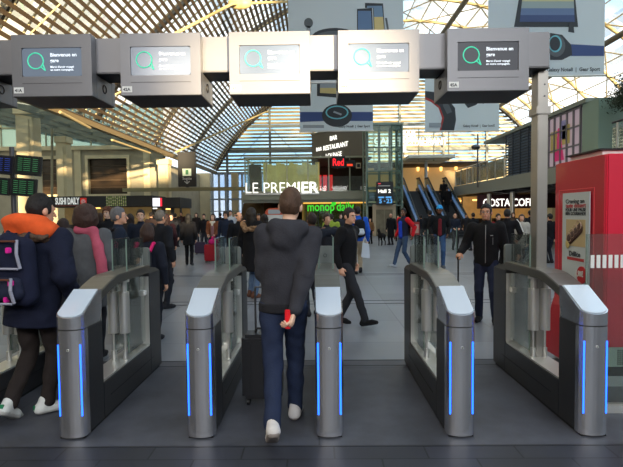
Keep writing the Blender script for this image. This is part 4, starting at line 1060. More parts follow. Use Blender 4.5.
def sdf_mesh(name, prims, h, mats, parent, cuts=(), wr=0.0, wf=1.0, fine=(), fn=None, seed=0, mfun=None):
    """Grow one closed surface around smoothly joined limbs. prims: ('s',a,b,ra,rb,k,S) or ('e',c,r,k,M)."""
    lo = np.full(3, 1e9); hi = -lo; bb = []
    for p in prims:
        if p[0] == 's': r = max(p[3], p[4]) * 1.05; l = np.minimum(p[1], p[2]) - r; u = np.maximum(p[1], p[2]) + r; k = p[5]
        else: r = np.max(p[2]); l = p[1] - r; u = p[1] + r; k = p[3]
        bb.append((l - k - 3 * h, u + k + 3 * h)); lo = np.minimum(lo, l - 3 * h); hi = np.maximum(hi, u + 3 * h)
    ax = []
    for i in range(3):
        a = list(np.arange(lo[i], hi[i] + h, h))
        for (fl, fh, fhh) in fine:
            s_, e_ = max(fl[i], lo[i]), min(fh[i], hi[i])
            if e_ > s_: a = [v for v in a if v < s_ - fhh * .5 or v > e_ + fhh * .5] + list(np.arange(s_, e_, fhh))
        ax.append(np.array(sorted(a)))
    X, Y, Z = ax; D = np.full((len(X), len(Y), len(Z)), 9.0)
    for p, (l, u) in zip(prims, bb):
        i0, i1 = np.searchsorted(X, (l[0], u[0])); j0, j1 = np.searchsorted(Y, (l[1], u[1])); k0, k1 = np.searchsorted(Z, (l[2], u[2]))
        if i1 <= i0 or j1 <= j0 or k1 <= k0: continue
        G = np.stack(np.meshgrid(X[i0:i1], Y[j0:j1], Z[k0:k1], indexing='ij'), -1)
        if p[0] == 's': d = seg_d(G, p[1], p[2], p[3], p[4], p[6] if len(p) > 6 else None); k = p[5]
        else: d = ell_d(G, p[1], p[2], p[4] if len(p) > 4 else None); k = p[3]
        o = D[i0:i1, j0:j1, k0:k1]
        hh = np.clip(.5 + .5 * (o - d) / max(k, 1e-4), 0, 1)
        D[i0:i1, j0:j1, k0:k1] = np.where(o > 8, d, o * (1 - hh) + d * hh - k * hh * (1 - hh))
    if wr or cuts or fn:
        G = np.stack(np.meshgrid(X, Y, Z, indexing='ij'), -1)
        if wr:
            x, y, z = (G[..., i] * wf for i in range(3)); s = seed * 1.7
            D += wr * (np.sin(21 * z + 9 * x + 3 * np.sin(11 * y + s) + s) * .6 + np.sin(37 * z - 23 * y + 2 * np.sin(17 * x + s)) * .4 + np.sin(29 * x + 31 * y + 13 * z + s) * .3)
        for (o_, n_) in cuts: D = np.maximum(D, -((G - o_) @ n_))
        if fn: D = fn(G, D)
    s = D < 0; A = s.astype(np.int8)
    nx, ny, nz_ = D.shape; cs = A[:-1, :-1, :-1] + 0
    for (a, b, c) in ((1, 0, 0), (0, 1, 0), (0, 0, 1), (1, 1, 0), (1, 0, 1), (0, 1, 1), (1, 1, 1)):
        cs += A[a:nx - 1 + a, b:ny - 1 + b, c:nz_ - 1 + c]
    act = (cs > 0) & (cs < 8); I, J, K = np.nonzero(act)
    if len(I) == 0: return None
    idx = np.full(act.shape, -1); idx[I, J, K] = np.arange(len(I))
    acc = np.zeros((len(I), 3)); cnt = np.zeros(len(I))
    cor = [(a, b, c) for a in (0, 1) for b in (0, 1) for c in (0, 1)]
    for p in cor:
        for axn in range(3):
            if p[axn]: continue
            q = list(p); q[axn] = 1
            d0 = D[I + p[0], J + p[1], K + p[2]]; d1 = D[I + q[0], J + q[1], K + q[2]]
            c = (d0 < 0) != (d1 < 0); t = np.where(c, d0 / np.where(c, d0 - d1, 1), 0)
            p0 = np.stack([X[I + p[0]], Y[J + p[1]], Z[K + p[2]]], 1); p1 = np.stack([X[I + q[0]], Y[J + q[1]], Z[K + q[2]]], 1)
            acc += np.where(c[:, None], p0 + (p1 - p0) * t[:, None], 0); cnt += c
    vv = acc / cnt[:, None]; F_ = []
    def quads(axn):
        sl = [slice(None)] * 3; sl2 = [slice(None)] * 3; sl[axn] = slice(0, -1); sl2[axn] = slice(1, None)
        a = s[tuple(sl)]; b = s[tuple(sl2)]; i, j, k = np.nonzero(a != b)
        ins = a[i, j, k]; u, w = [m for m in range(3) if m != axn]
        c = np.stack([i, j, k], 1)
        ok = (c[:, u] > 0) & (c[:, w] > 0) & (c[:, u] < act.shape[u]) & (c[:, w] < act.shape[w]); c = c[ok]; ins = ins[ok]
        def g(du, dw):
            e = c.copy(); e[:, u] += du; e[:, w] += dw; return idx[e[:, 0], e[:, 1], e[:, 2]]
        q = np.stack([g(-1, -1), g(0, -1), g(0, 0), g(-1, 0)], 1)
        flip = ins if axn != 1 else ~ins
        q[~flip] = q[~flip][:, ::-1]; F_.append(q)
    for a in range(3): quads(a)
    Fq = np.concatenate(F_)
    me = bpy.data.meshes.new(name); me.vertices.add(len(vv)); me.vertices.foreach_set('co', vv.ravel())
    me.loops.add(Fq.size); me.loops.foreach_set('vertex_index', Fq.ravel().astype(np.int32))
    me.polygons.add(len(Fq)); me.polygons.foreach_set('loop_start', np.arange(0, Fq.size, 4, dtype=np.int32)); me.polygons.foreach_set('loop_total', np.full(len(Fq), 4, dtype=np.int32))
    me.polygons.foreach_set('use_smooth', np.ones(len(Fq), bool))
    if not isinstance(mats, (list, tuple)): mats = [mats]
    for m in mats: me.materials.append(m)
    if mfun is not None:
        cen = vv[Fq].mean(1); me.polygons.foreach_set('material_index', mfun(cen).astype(np.int32))
    me.update(calc_edges=True)
    o = bpy.data.objects.new(name, me); col.objects.link(o); o.parent = parent
    return o

SKIN = [mat('skin_fair', (212, 160, 132), .5), mat('skin_olive', (186, 134, 104), .5), mat('skin_brown', (110, 72, 52), .5), mat('skin_pale', (222, 178, 152), .5)]
EYEW = mat('eye_white', (225, 222, 215), .3); EYED = mat('iris_dark', (40, 26, 20), .2); LIP = mat('lips', (168, 92, 82), .5)
def cloth(c, b=.25): return mat('cloth_%d_%d_%d' % c, c, .88, bump=b, bscale=90, var=.12, vscale=12, spec=.2)
def hairm(c): return mat('hair_%d_%d_%d' % c, c, .6, bump=.6, bscale=120, stretch=(1, 1, .3), var=.25, vscale=30, spec=.35)
SY = np.diag([1, 1.42, 1.0])

def bend(a, t, l1, l2, pole):
    d = t - a; L_ = np.linalg.norm(d); L_ = min(L_, (l1 + l2) * .999); u = d / np.linalg.norm(d)
    x = (l1 * l1 - l2 * l2 + L_ * L_) / (2 * L_); hgt = math.sqrt(max(l1 * l1 - x * x, 0))
    p = pole - (pole @ u) * u; p = p / max(np.linalg.norm(p), 1e-6)
    return a + u * x + p * hgt, a + u * L_

def person(px, Y, top, heading, label, res=.016, group=None, z0=0, H=None, skin=0, hair='short', hc=(40, 30, 24), jc=(30, 30, 34), tc=(38, 40, 48), scol=(40, 40, 44), sole=None,
           puff=.025, hem=.86, feet=((-.1, 0, 0, 0), (.1, 0, 0, 0)), hands=(None, None), lean=(0, 0), twist=0, head=(0, 0), fem=False, extras=(), face=False, fhand=False, legw=1.0, hv=1.0, X=None, wr=.004, hcurl=.5, elbow=(None, None), sx=1.0, skirt=False):
    if H is None: H = at(px, top, Y).z - z0
    if X is None: X = at(px, 250, Y).x
    s = H / 1.75
    r = empty('person', (X, Y, z0), R(heading), label, 'person', group)
    sh = (.165 if fem else .19) * s * sx
    Pz = .93 * s
    def up(v):     # upper-body frame: lean about the pelvis
        M = (Matrix.Rotation(R(-lean[0]), 3, 'X') @ Matrix.Rotation(R(lean[1]), 3, 'Y') @ Matrix.Rotation(R(twist), 3, 'Z'))
        q = M @ Vector((v[0], v[1], v[2] - Pz)); return V(q.x, q.y, q.z + Pz)
    Mu = np.array(Matrix.Rotation(R(-lean[0]), 3, 'X') @ Matrix.Rotation(R(lean[1]), 3, 'Y') @ Matrix.Rotation(R(twist), 3, 'Z'))
    SYu = SY @ Mu.T
    U = lambda x, y, z: up(V(x * s, y * s, z * s))
    sho = [up(V(-sh, 0, 1.415 * s)), up(V(sh, 0, 1.415 * s))]
    wri = []; elb = []
    for i in (0, 1):
        sg = (-1, 1)[i]; t = hands[i]
        t = up(V(sg * (sh + .07 * s), .03 * s, .875 * s)) if t is None else V(*t) * s
        pole = V(sg * .5, -1, -.2) if elbow[i] is None else V(*elbow[i])
        e, wv = bend(sho[i], t, .295 * s, .262 * s, pole); elb.append(e); wri.append(wv)
    hips = [V(-.085 * s, 0, .90 * s), V(.085 * s, 0, .90 * s)]; kn = []; ank = []; FM = []
    for i in (0, 1):
        f = feet[i]; yaw = f[4] if len(f) > 4 else (8, -8)[i]
        M = np.array(Matrix.Rotation(R(yaw), 3, 'Z') @ Matrix.Rotation(R(-f[3]), 3, 'X'))     # toe-down pitch positive
        toe = V(f[0], f[1] , 0) * s + V(0, 0, f[2])
        # pivot at the ball of the foot when the heel lifts
        ball = toe + np.array(Matrix.Rotation(R(yaw), 3, 'Z')) @ V(0, .11 * s, 0)
        a = ball + M @ V(0, -.11 * s, .085 * s)
        k, a2 = bend(hips[i], a, .43 * s, .415 * s, V(0, 1, .1)); kn.append(k); ank.append(a2); FM.append((a2 - M @ V(0, 0, .085 * s), M))
    # head frame
    Mh = Mu @ np.array(Matrix.Rotation(R(head[0]), 3, 'Z') @ Matrix.Rotation(R(-head[1]), 3, 'X'))
    nk = U(0, -.005, 1.47); hc_ = nk + Mh @ V(0, .018 * s, .165 * s)
    Hh = lambda x, y, z: hc_ + Mh @ V(x * s, y * s, z * s)
    er = lambda a, b, c: V(a * s, b * s, c * s)
    # ---- body, one surface
    B = [('s', U(0, 0, .96), U(0, 0, 1.30), .125 * s, .14 * s, .04, SYu), ('s', U(-.12, 0, 1.39), U(.12, 0, 1.39), .06 * s, .06 * s, .04)]
    B += [('s', U(0, -.01, 1.40), Hh(0, -.012, -.07), .055 * s, .05 * s, .02)]
    for i in (0, 1):
        B += [('s', sho[i], elb[i], .05 * s, .038 * s, .03), ('s', elb[i], wri[i], .037 * s, .026 * s, .02)]
        B += [('s', hips[i], kn[i], .075 * s, .05 * s, .03), ('s', kn[i], ank[i], .05 * s, .036 * s, .02)]
        o_, M = FM[i]; B += [('s', o_ + M @ V(0, -.03, .04) * s, o_ + M @ V(0, .14, .03) * s, .032 * s, .025 * s, .02)]
    B += [('e', Hh(0, -.012, .012), er(.074, .096, .104), .01, Mh), ('e', Hh(0, .022, -.05), er(.056, .066, .064), .02, Mh)]
    if face or res < .013:
        B += [('s', Hh(0, .094, -.002), Hh(0, .110, -.034), .008 * s, .014 * s, .008), ('s', Hh(-.03, .078, .02), Hh(.03, .078, .02), .014 * s, .014 * s, .01),
              ('e', Hh(0, .082, -.098 + .01), er(.024, .018, .016), .012, Mh), ('s', Hh(-.018, .09, -.06), Hh(.018, .09, -.06), .009 * s, .009 * s, .008)]
    else: B += [('s', Hh(0, .09, -.01), Hh(0, .105, -.03), .012 * s, .014 * s, .01)]
    for sg in (-1, 1): B.append(('e', Hh(sg * .077, -.01, -.012), er(.014, .024, .034), .004, Mh))
    # hands
    fine = []; hfr = []
    for i in (0, 1):
        f = wri[i] - elb[i]; f /= np.linalg.norm(f); sg = (-1, 1)[i]
        nrm = V(-sg * 1.0, 0, 0) if abs(f[2]) > .6 else V(0, 0, -1)     # palm faces the body, or down
        nrm = nrm - (nrm @ f) * f; nrm /= np.linalg.norm(nrm); lat = np.cross(f, nrm) * (1 if i == 0 else -1)
        if lat[1] < 0 and abs(f[2]) > .6: lat = -lat
        if abs(f[2]) <= .6 and lat @ V(-sg, 0, 0) < 0: lat = -lat
        w0 = wri[i]; pm = w0 + f * .05 * s; hfr.append((pm, f, nrm, lat))
        Sq = np.eye(3) + .9 * np.outer(nrm, nrm)
        B.append(('s', w0 + f * .02 * s, w0 + f * .075 * s, .034 * s, .040 * s, .012, Sq))
        fr = .0088 * s if fhand else max(.0105 * s, res * .62); c0 = hcurl
        for q, (off, ln_) in enumerate(((.030, .070), (.010, .080), (-.010, .074), (-.029, .058))):
            b0 = w0 + f * .088 * s + lat * off * s; c = c0 * (.8 + .12 * q)
            d1 = f * math.cos(c) + nrm * math.sin(c); d2 = f * math.cos(c * 2.3) + nrm * math.sin(c * 2.3)
            b1 = b0 + d1 * ln_ * .52 * s; b2 = b1 + d2 * ln_ * .48 * s
            B += [('s', b0 - f * .02 * s, b1, fr * 1.08, fr, .004), ('s', b1, b2, fr, fr * .85, .003)]
        t0 = w0 + f * .03 * s + lat * .03 * s; t1 = t0 + (lat * .6 + f * .75 + nrm * .35) * .042 * s; t2 = t1 + (f * .85 + nrm * .45 + lat * .1) * .032 * s
        B += [('s', t0, t1, fr * 1.3, fr * 1.1, .006), ('s', t1, t2, fr * 1.1, fr * .9, .003)]
        if fhand: fine.append((w0 + f * .08 * s - .09, w0 + f * .08 * s + .09, .0045))
    if face: fine.append((hc_ - .14, hc_ + .14, .008))
    sdf_mesh('body', B, res, SKIN[skin], r, fine=fine)
    # ---- trousers
    g = puff * 0 + .018
    T = [('s', U(0, 0, .92), U(0, 0, 1.06), .135 * s + g, .13 * s + g * .6, .03, SY)]
    lw = legw; cuts = []
    for i in (0, 1):
        T += [('s', hips[i], kn[i], .082 * s * lw + g * .4, .058 * s * lw + g * .4, .025), ('s', kn[i], ank[i] + (ank[i] - kn[i]) * -.02, .058 * s * lw + g * .4, .047 * s * lw + g * .4, .02)]
    if not skirt: sdf_mesh('trousers', T, res, cloth(tc), r, wr=wr, wf=1.3, seed=px)
    # ---- shoes
    for i in (0, 1):
        o_, M = FM[i]; q = lambda x, y, z: o_ + M @ (V(x, y, z) * s)
        S_ = [('s', q(0, -.055, .045), q(0, .10, .032), .047 * s, .045 * s, .02), ('s', q(0, .10, .03), q(0, .165, .026), .044 * s, .032 * s, .02), ('s', q(0, -.035, .05), q(0, -.02, .105), .042 * s, .046 * s, .02)]
        up_ = M @ V(0, 0, 1); mm = [cloth(scol, .1), cloth(sole or tuple(min(255, c + 15) for c in scol), .1)]
        sdf_mesh('shoe', S_, min(res, .011), mm, r, cuts=[(q(0, 0, .002), up_)], mfun=lambda c, o_=o_, u=up_: ((c - o_) @ u < .026).astype(int))
    # ---- top
    th = puff
    J = [('s', U(0, 0, hem + .08), U(0, 0, 1.30), (.135 + (.02 if hem < .8 else 0)) * s + th, (.135 if fem else .15) * s + th, .04, SYu), ('s', U(-.13 * sx, -.005, 1.375), U(.13 * sx, -.005, 1.375), .072 * s + th * .5, .072 * s + th * .5, .05)]
    if hem < .8: J.append(('s', U(0, 0, hem), U(0, 0, 1.0), .165 * s + th, .14 * s + th, .04, SYu))
    cuts = [(U(0, 0, hem), Mu @ V(0, 0, 1))]
    for i in (0, 1):
        wv = wri[i]; d = wri[i] - elb[i]; d /= np.linalg.norm(d)
        J += [('s', sho[i], elb[i], .062 * s + th * .55, .048 * s + th * .6, .03), ('s', elb[i], wv - d * .012, .048 * s + th * .6, .037 * s + th * .35, .025)]
    if 'hoodup' in extras: J += [('e', Hh(0, -.02, .0), er(.118, .135, .15), .04, Mh)]
    if 'hood' in extras: J += [('s', U(-.085, -.09, 1.47), U(.085, -.09, 1.47), .062 * s, .062 * s, .03), ('s', U(-.09, -.07, 1.47), U(-.055, .05, 1.46), .05 * s, .035 * s, .03), ('s', U(.09, -.07, 1.47), U(.055, .05, 1.46), .05 * s, .035 * s, .03), ('e', U(0, -.12, 1.40), er(.11, .06, .09), .04)]
    else: J += [('s', U(0, -.01, 1.40), U(0, -.005, 1.485), .085 * s, .068 * s, .03)]
    def jf(G, D):      # leave the cuffs and the neck open
        if 'hoodup' in extras:
            q = (G - hc_) @ Mh; D = np.maximum(D, -(np.linalg.norm((q - V(0, .12, -.01)) / V(.8, 1, 1.15), axis=-1) - .105))
        return D
    # keep the hem cut from slicing hanging sleeves: separate them when low
    jm = sdf_mesh('jacket' if hem > .7 else 'coat', [p for k, p in enumerate(J) if not (p[0] == 's' and any(p[1] is e for e in elb))], res, cloth(jc), r, cuts=cuts, wr=wr, wf=1.0 + puff * 4, seed=px, fn=jf if 'hoodup' in extras else None)
    for i in (0, 1):
        d = wri[i] - elb[i]; d /= np.linalg.norm(d)
        sdf_mesh('sleeve', [('s', sho[i] * .35 + elb[i] * .65, elb[i], .052 * s + th * .58, .048 * s + th * .6, .01), ('s', elb[i], wri[i] - d * .012, .048 * s + th * .6, .037 * s + th * .35, .02)], res, cloth(jc if 'redsleeve' not in extras else (200, 30, 40)), jm, wr=wr, wf=1.2, seed=px + 3)
    # ---- hair and head wear
    hm = hairm(hc); W = .6 * wr + .002
    def inh(G): return (G - hc_) @ Mh / s
    if hair in ('short', 'curly', 'grey'):
        t = {'short': .008, 'curly': .03, 'grey': .008}[hair]
        def hf(G, D):
            q = inh(G); D = np.maximum(D, ((-.068 + .55 * np.maximum(0, q[..., 1] + .04)) - q[..., 2]) * s); return np.maximum(D, np.minimum(q[..., 1] - .038 - .1 * np.abs(q[..., 0]), .066 - .25 * np.abs(q[..., 0]) - q[..., 2]) * s)
        sdf_mesh('hair', [('e', Hh(0, -.017, .022), er(.075 + t, .098 + t, .107 + t), .0, Mh)], min(res, .01), hm, r, wr=.003 if hair != 'curly' else .008, wf=2.5, fn=hf)
    if hair in ('long', 'bob', 'ponytail'):
        z1 = {'long': -.33, 'bob': -.16, 'ponytail': -.08}[hair]
        def hf(G, D):
            q = inh(G); return np.maximum(D, np.minimum(q[..., 1] - .03 + .3 * np.abs(q[..., 0]) * 0, .062 - q[..., 2]) * s)
        Hp = [('e', Hh(0, -.02, .02), er(.092 * hv, .112 * hv, .115), .0, Mh)]
        if hair == 'bob':
            Hp.append(('e', Hh(0, -.03, -.055), er(.108 * hv, .098 * hv, .118), .03, Mh))
        elif hair != 'ponytail':
            for x_, y_ in ((-.065, -.03), (.065, -.03), (-.03, -.075), (.03, -.075)): Hp.append(('s', Hh(x_ * hv, y_ * hv, 0), Hh(x_ * 1.2 * hv, y_ * 1.05 * hv, z1), .042 * s * hv, .032 * s * hv, .03))
        else: Hp.append(('s', Hh(0, -.11, .03), Hh(0, -.15, -.16), .03 * s, .018 * s, .02))
        sdf_mesh('hair', Hp, min(res, .012), hm, r, wr=.004, wf=2.2, fn=hf)
    if hair == 'sides':
        def hf(G, D):
            q = inh(G); D = np.maximum(D, ((-.07 + 1.05 * np.maximum(0, q[..., 1] + .045)) - q[..., 2]) * s); return np.maximum(D, (q[..., 2] - .045) * s)
        sdf_mesh('hair', [('e', Hh(0, -.017, .012), er(.084, .104, .105), .0, Mh)], min(res, .01), hm, r, fn=hf)
    if hair == 'beanie' or 'cap' in extras:
        c_ = hc if hair == 'beanie' else (50, 150, 215)
        def hf(G, D):
            q = inh(G); return np.maximum(D, (.02 - q[..., 2]) * s)
        Hp = [('e', Hh(0, -.015, .022), er(.09, .112, .118), .0, Mh)]
        cp = sdf_mesh('cap', Hp, min(res, .01), cloth(c_, .1), r, fn=hf)
        if 'cap' in extras: sdf_mesh('brim', [('e', Hh(0, .11, .035), er(.07, .08, .012), .0, Mh)], .006, cloth(c_, .1), cp)
    if face:
        m = MB(); M3 = Matrix(Mh.tolist())
        for sg in (-1, 1):
            m = MB().ell(Hh(sg * .031, .082, .0), (.015 * s, .008 * s, .009 * s), 10, 6, M3, 0).ell(Hh(sg * .031, .0885, .0), (.0075 * s, .003 * s, .0075 * s), 8, 5, M3, 1)
            m.build('eye', [EYEW, EYED], r)
            MB().ell(Hh(sg * .032, .092, .021), (.022 * s, .006 * s, .0055 * s), 8, 5, M3).build('eyebrow', hm, r)
        MB().ell(Hh(0, .0965, -.062), (.022 * s, .006 * s, .0065 * s), 10, 6, M3).build('mouth', LIP, r)
    r['_'] = 0; del r['_']
    info = dict(root=r, U=U, Hh=Hh, wri=wri, elb=elb, hfr=hfr, sho=sho, s=s, X=X, Y=Y, z0=z0, heading=heading, Mh=Mh, kn=kn, FM=FM)
    return info
def world_pt(info, v):
    c, s_ = math.cos(R(info['heading'])), math.sin(R(info['heading']))
    return Vector((info['X'] + c * v[0] - s_ * v[1], info['Y'] + s_ * v[0] + c * v[1], info['z0'] + v[2]))

def backpack(info, label, c=(30, 30, 36), c2=None, w=.30, h=.44, d=.17, z=1.20, trim=None, detail=False, off=0.0):
    """Rucksack hanging on a person's back: a thing of its own."""
    s = info['s']; a = info['U'](off, -.145 - d / 2 / s, z)
    r = empty('backpack', tuple(world_pt(info, a)), R(info['heading']), label, 'backpack')
    bm = cloth(c); c2m = cloth(c2 or tuple(min(255, int(v * 1.5 + 8)) for v in c))
    sdf_mesh('bag', [('s', V(-w / 2 + .07, 0, -h / 2 + .08), V(-w / 2 + .08, 0, h / 2 - .1), .08, .07, .06), ('s', V(w / 2 - .07, 0, -h / 2 + .08), V(w / 2 - .08, 0, h / 2 - .1), .08, .07, .06), ('s', V(0, 0, -h / 2 + .08), V(0, 0, h / 2 - .08), .085, .085, .06)], .012, bm, r, wr=.003)
    sdf_mesh('front_pocket', [('s', V(-w / 2 + .09, -d / 2 + .01, -h / 2 + .12), V(w / 2 - .09, -d / 2 + .01, -h / 2 + .12), .062, .062, .03), ('s', V(-w / 2 + .09, -d / 2 + .015, -h / 2 + .19), V(w / 2 - .09, -d / 2 + .015, -h / 2 + .19), .045, .045, .03)], .012, c2m, r)
    MB().ring((0, .03, h / 2), .035, .009, (0, 1, 0), 12, 5, a0=math.pi, a1=2 * math.pi).build('grab_handle', bm, r)
    for sg in (-1, 1):
        pts = [(sg * .09, .06, h / 2 - .05), (sg * .105, d / 2 + .06, h / 2 + .05), (sg * .11, d / 2 + .14, h / 2 + .0), (sg * .115, d / 2 + .19, h / 2 - .12)]
        MB().tube(pts, .022, 8).build('shoulder_strap', cloth(trim) if trim else bm, r)
    if detail:
        tr = cloth((150, 150, 165)); pk = cloth((220, 40, 150), .1); br_ = cloth((96, 58, 44))
        y = -d / 2 - .082
        for (za, zb) in ((-h / 2 + .055, -h / 2 + .235), (.02, h / 2 - .05)):
            yy = y if za < 0 else -d / 2 - .012
            for sg in (-1, 1): MB().tube([(sg * (w / 2 - .05), yy + .03, za), (sg * (w / 2 - .06), yy + .01, (za + zb) / 2), (sg * (w / 2 - .075), yy + .035, zb)], .012, 8).build('piping', tr, r)
            MB().tube([(-w / 2 + .05, yy + .005, za + .0), (w / 2 - .05, yy + .005, za)], .009, 8).build('piping', tr, r)
            MB().tube([(-w / 2 + .07, yy + .01, zb - .008), (w / 2 - .07, yy + .01, zb - .008)], .008, 8).build('piping', br_, r)
        for (x, z_) in ((-.115, .03), (.12, .16), (.13, -.08), (.09, -.2), (-.13, .2)):
            MB().box(x - .012, x + .012, y + .02 - .0, y + .06, z_ - .02, z_ + .02).build('pink_zip_pull', pk, r, .004)
        MB().box(-.02, .04, y - .006, y + .02, -.115, -.08).build('label_patch', cloth((130, 84, 60)), r, .003)
    return r

def suitcase(x, y, rz, c, w, h, d, label, handle=.45, z=0):
    r = empty('suitcase', (x, y, z), R(rz), label, 'suitcase'); cm = mat('case_%d_%d_%d' % c, c, .4, coat=.2)
    MB().box(-w / 2, w / 2, -d / 2, d / 2, .05, .05 + h).build('shell', cm, r, .03)
    m = MB()
    for k in range(3): m.box(-w / 2 + .05 + k * (w - .13) / 2, -w / 2 + .08 + k * (w - .13) / 2, -d / 2 - .006, -d / 2 + .01, .1, h)
    m.build('ribs', cm, r)
    for sx_ in (-1, 1):
        for sy_ in (-1, 1): MB().cyl((sx_ * (w / 2 - .05) - .012, sy_ * (d / 2 - .04), .026), (sx_ * (w / 2 - .05) + .012, sy_ * (d / 2 - .04), .026), .026, n=12).build('wheel', BLACK, r)
    MB().tube([(-w * .2, d / 2 - .03, h + .04), (-w * .2, d / 2 - .03, h + .05 + handle), (w * .2, d / 2 - .03, h + .05 + handle), (w * .2, d / 2 - .03, h + .04)], .009, 8).build('pull_handle', DARKSTEEL, r)
    MB().tube([(-.06, 0, h + .05), (-.05, 0, h + .085), (.05, 0, h + .085), (.06, 0, h + .05)], .01, 8).build('grip', BLACK, r)
    return r

STEP = lambda a, b, l=.0, p=12: ((-.09, a, 0, 0), (.09, b, l, p))
# ---------------------------------------------------------------- the man walking through the gate
man = person(284, 3.62, 190, 2, 'man in charcoal jacket and blue jeans walking away through the gate', res=.009, H=1.80, skin=3, hair='short', hc=(78, 56, 42), jc=(52, 52, 58), tc=(38, 47, 70), scol=(205, 200, 196), sole=(150, 140, 134),
    puff=.036, hem=.87, X=at(283.5, 300, 3.62).x, feet=((-.065, -.36, .0, 34), (.075, .17, 0, 0)), hands=((-.08, .30, 1.06), (.075, -.20, .872)), lean=(2, 4.6), twist=-3, head=(-8, 2), extras=('hood',), fhand=True, legw=1.08, wr=.0055, hcurl=.85, elbow=((-.2, -.6, -1), (.9, -.6, 0)), sx=.9)
pm, f_, n_, l_ = man['hfr'][1]
mu = man['U']; s_ = man['s']
sdf_mesh('ribbed_hem', [('s', mu(0, 0, .875), mu(0, 0, .925), .178 * s_, .182 * s_, .0, SY)], .009, cloth((36, 36, 40)), man['root'], cuts=[(mu(0, 0, .865), V(0, 0, 1)), (mu(0, 0, .93), V(0, 0, -1))])
c_ = world_pt(man, pm + f_ * .045 + n_ * .022)
ph = empty('phone', tuple(c_), R(10), 'bright red phone in the right hand of the walking man', 'phone')
MB().box(-.02, .02, -.012, .012, -.035, .10).build('case', mat('bright_red_case', (225, 30, 40), .3), ph, .004); MB().box(-.0145, -.014, -.008, .008, .0, .07).build('screen_edge', BLACK, ph)
suitcase(at(262, 300, 4.12).x, 4.12, 0, (26, 26, 30), .34, .55, .22, 'black suitcase pushed just ahead of the man in jeans', .38)

# ---------------------------------------------------------------- left foreground
A = person(32, 3.88, 195, -8, 'man in navy parka with orange hood walking away at the left edge', res=.011, skin=0, hair='short', hc=(24, 20, 20), jc=(26, 30, 48), tc=(44, 38, 36), scol=(212, 214, 210), sole=(190, 190, 186),
    puff=.06, hem=.72, feet=((-.10, -.22, .0, 30), (.06, .04, 0, 0, -40)), hands=((-.25, .16, .98), (.26, .12, .93)), lean=(4, 3), head=(-24, 2), twist=-2, sx=1.04, wr=.006)
MBh = [('s', A['U'](-.12, -.10, 1.48), A['U'](.12, -.10, 1.48), .08, .08, .03), ('s', A['U'](-.15, -.06, 1.49), A['U'](-.10, .08, 1.47), .065, .04, .03), ('s', A['U'](.15, -.06, 1.49), A['U'](.10, .08, 1.47), .065, .04, .03), ('e', A['U'](-.02, -.12, 1.54), V(.19, .09, .065), .04)]
sdf_mesh('orange_hood', MBh, .011, cloth((226, 92, 44)), A['root'], wr=.005)
sdf_mesh('fur_trim', [('s', A['U'](-.2, -.1, 1.41), A['U'](0, -.2, 1.40), .035, .045, .02), ('s', A['U'](0, -.2, 1.40), A['U'](.16, -.12, 1.42), .045, .035, .02)], .01, hairm((78, 58, 44)), A['root'], wr=.01, wf=3)
for o_, M_ in A['FM']:
    MB().cbox(tuple(o_ + M_ @ V(0, -.098, .062)), (.035, .014, .034), Matrix(M_.tolist())).build('green_heel_tab', cloth((40, 120, 80)), A['root'], .003)
backpack(A, 'large navy and grey backpack with pink zip pulls on the orange-hooded man', (26, 30, 50), (34, 38, 56), .42, .56, .22, 1.17, detail=True, off=-.0)
Bw = person(87, 5.38, 205, 8, 'woman with brown bob, grey coat and pink scarf seen from behind', res=.013, fem=True, hair='bob', hc=(62, 42, 36), jc=(88, 90, 94), tc=(36, 36, 42), hem=.6, puff=.035, head=(-12, 0), sx=1.15, hv=1.32)
sc_m = cloth((176, 84, 104))
sdf_mesh('pink_scarf', [('s', Bw['U'](-.06, -.07, 1.47), Bw['U'](.09, -.06, 1.46), .05, .05, .03), ('s', Bw['U'](.09, -.06, 1.46), Bw['U'](.15, -.10, 1.30), .05, .055, .03), ('s', Bw['U'](.15, -.11, 1.30), Bw['U'](.21, -.14, .95), .055, .06, .03), ('s', Bw['U'](-.06, -.06, 1.47), Bw['U'](-.05, .06, 1.45), .05, .04, .03)], .012, sc_m, Bw['root'], wr=.006)
suitcase(at(72, 300, 4.9).x, 4.85, 0, (60, 60, 64), .32, .5, .22, 'dark grey suitcase behind the gate beside the woman with the pink scarf', .42)
Cm = person(119, 6.6, 208, -62, 'grey-haired man in navy jacket turned right, black backpack', res=.012, skin=0, hair='grey', hc=(104, 104, 108), jc=(34, 42, 58), tc=(36, 40, 52), head=(-14, 0), face=True)
backpack(Cm, 'black backpack of the grey-haired man in the navy jacket', (34, 30, 34), None, .34, .5, .2, 1.16)
Gm = person(148, 6.15, 224, -6, 'brown-haired girl in dark jacket with pink backpack straps', res=.012, fem=True, hair='bob', hc=(56, 38, 32), jc=(28, 32, 44), tc=(30, 32, 40), sx=1.1)
backpack(Gm, 'dark backpack with bright pink edges on the brown-haired girl', (36, 36, 44), (48, 48, 56), .27, .4, .15, 1.18, trim=(214, 40, 110))
person(161, 8.3, 211, -30, 'man with short grey hair in black padded jacket, back turned', res=.015, hair='grey', hc=(96, 94, 92), jc=(30, 32, 38), puff=.04)
person(108.5, 10.5, 208, 178, 'young man with curly reddish hair and black coat facing the gates', res=.014, hair='curly', hc=(96, 54, 36), jc=(24, 26, 32), skin=3, face=True)
person(141.5, 9.6, 210, 196, 'dark-haired man in navy jacket looking toward the gates, beside the grey-haired men', res=.014, hair='short', hc=(32, 26, 24), jc=(30, 36, 50), skin=3, face=True)
person(167, 12.5, 214, 10, 'person with dark reddish hair and maroon coat, back turned', res=.018, fem=True, hair='long', hc=(46, 26, 24), jc=(50, 26, 32), hem=.6)
person(64, 7.4, 219, 20, 'person in a red top behind the woman with the pink scarf', res=.016, fem=True, hair='bob', hc=(44, 30, 28), jc=(190, 34, 40))
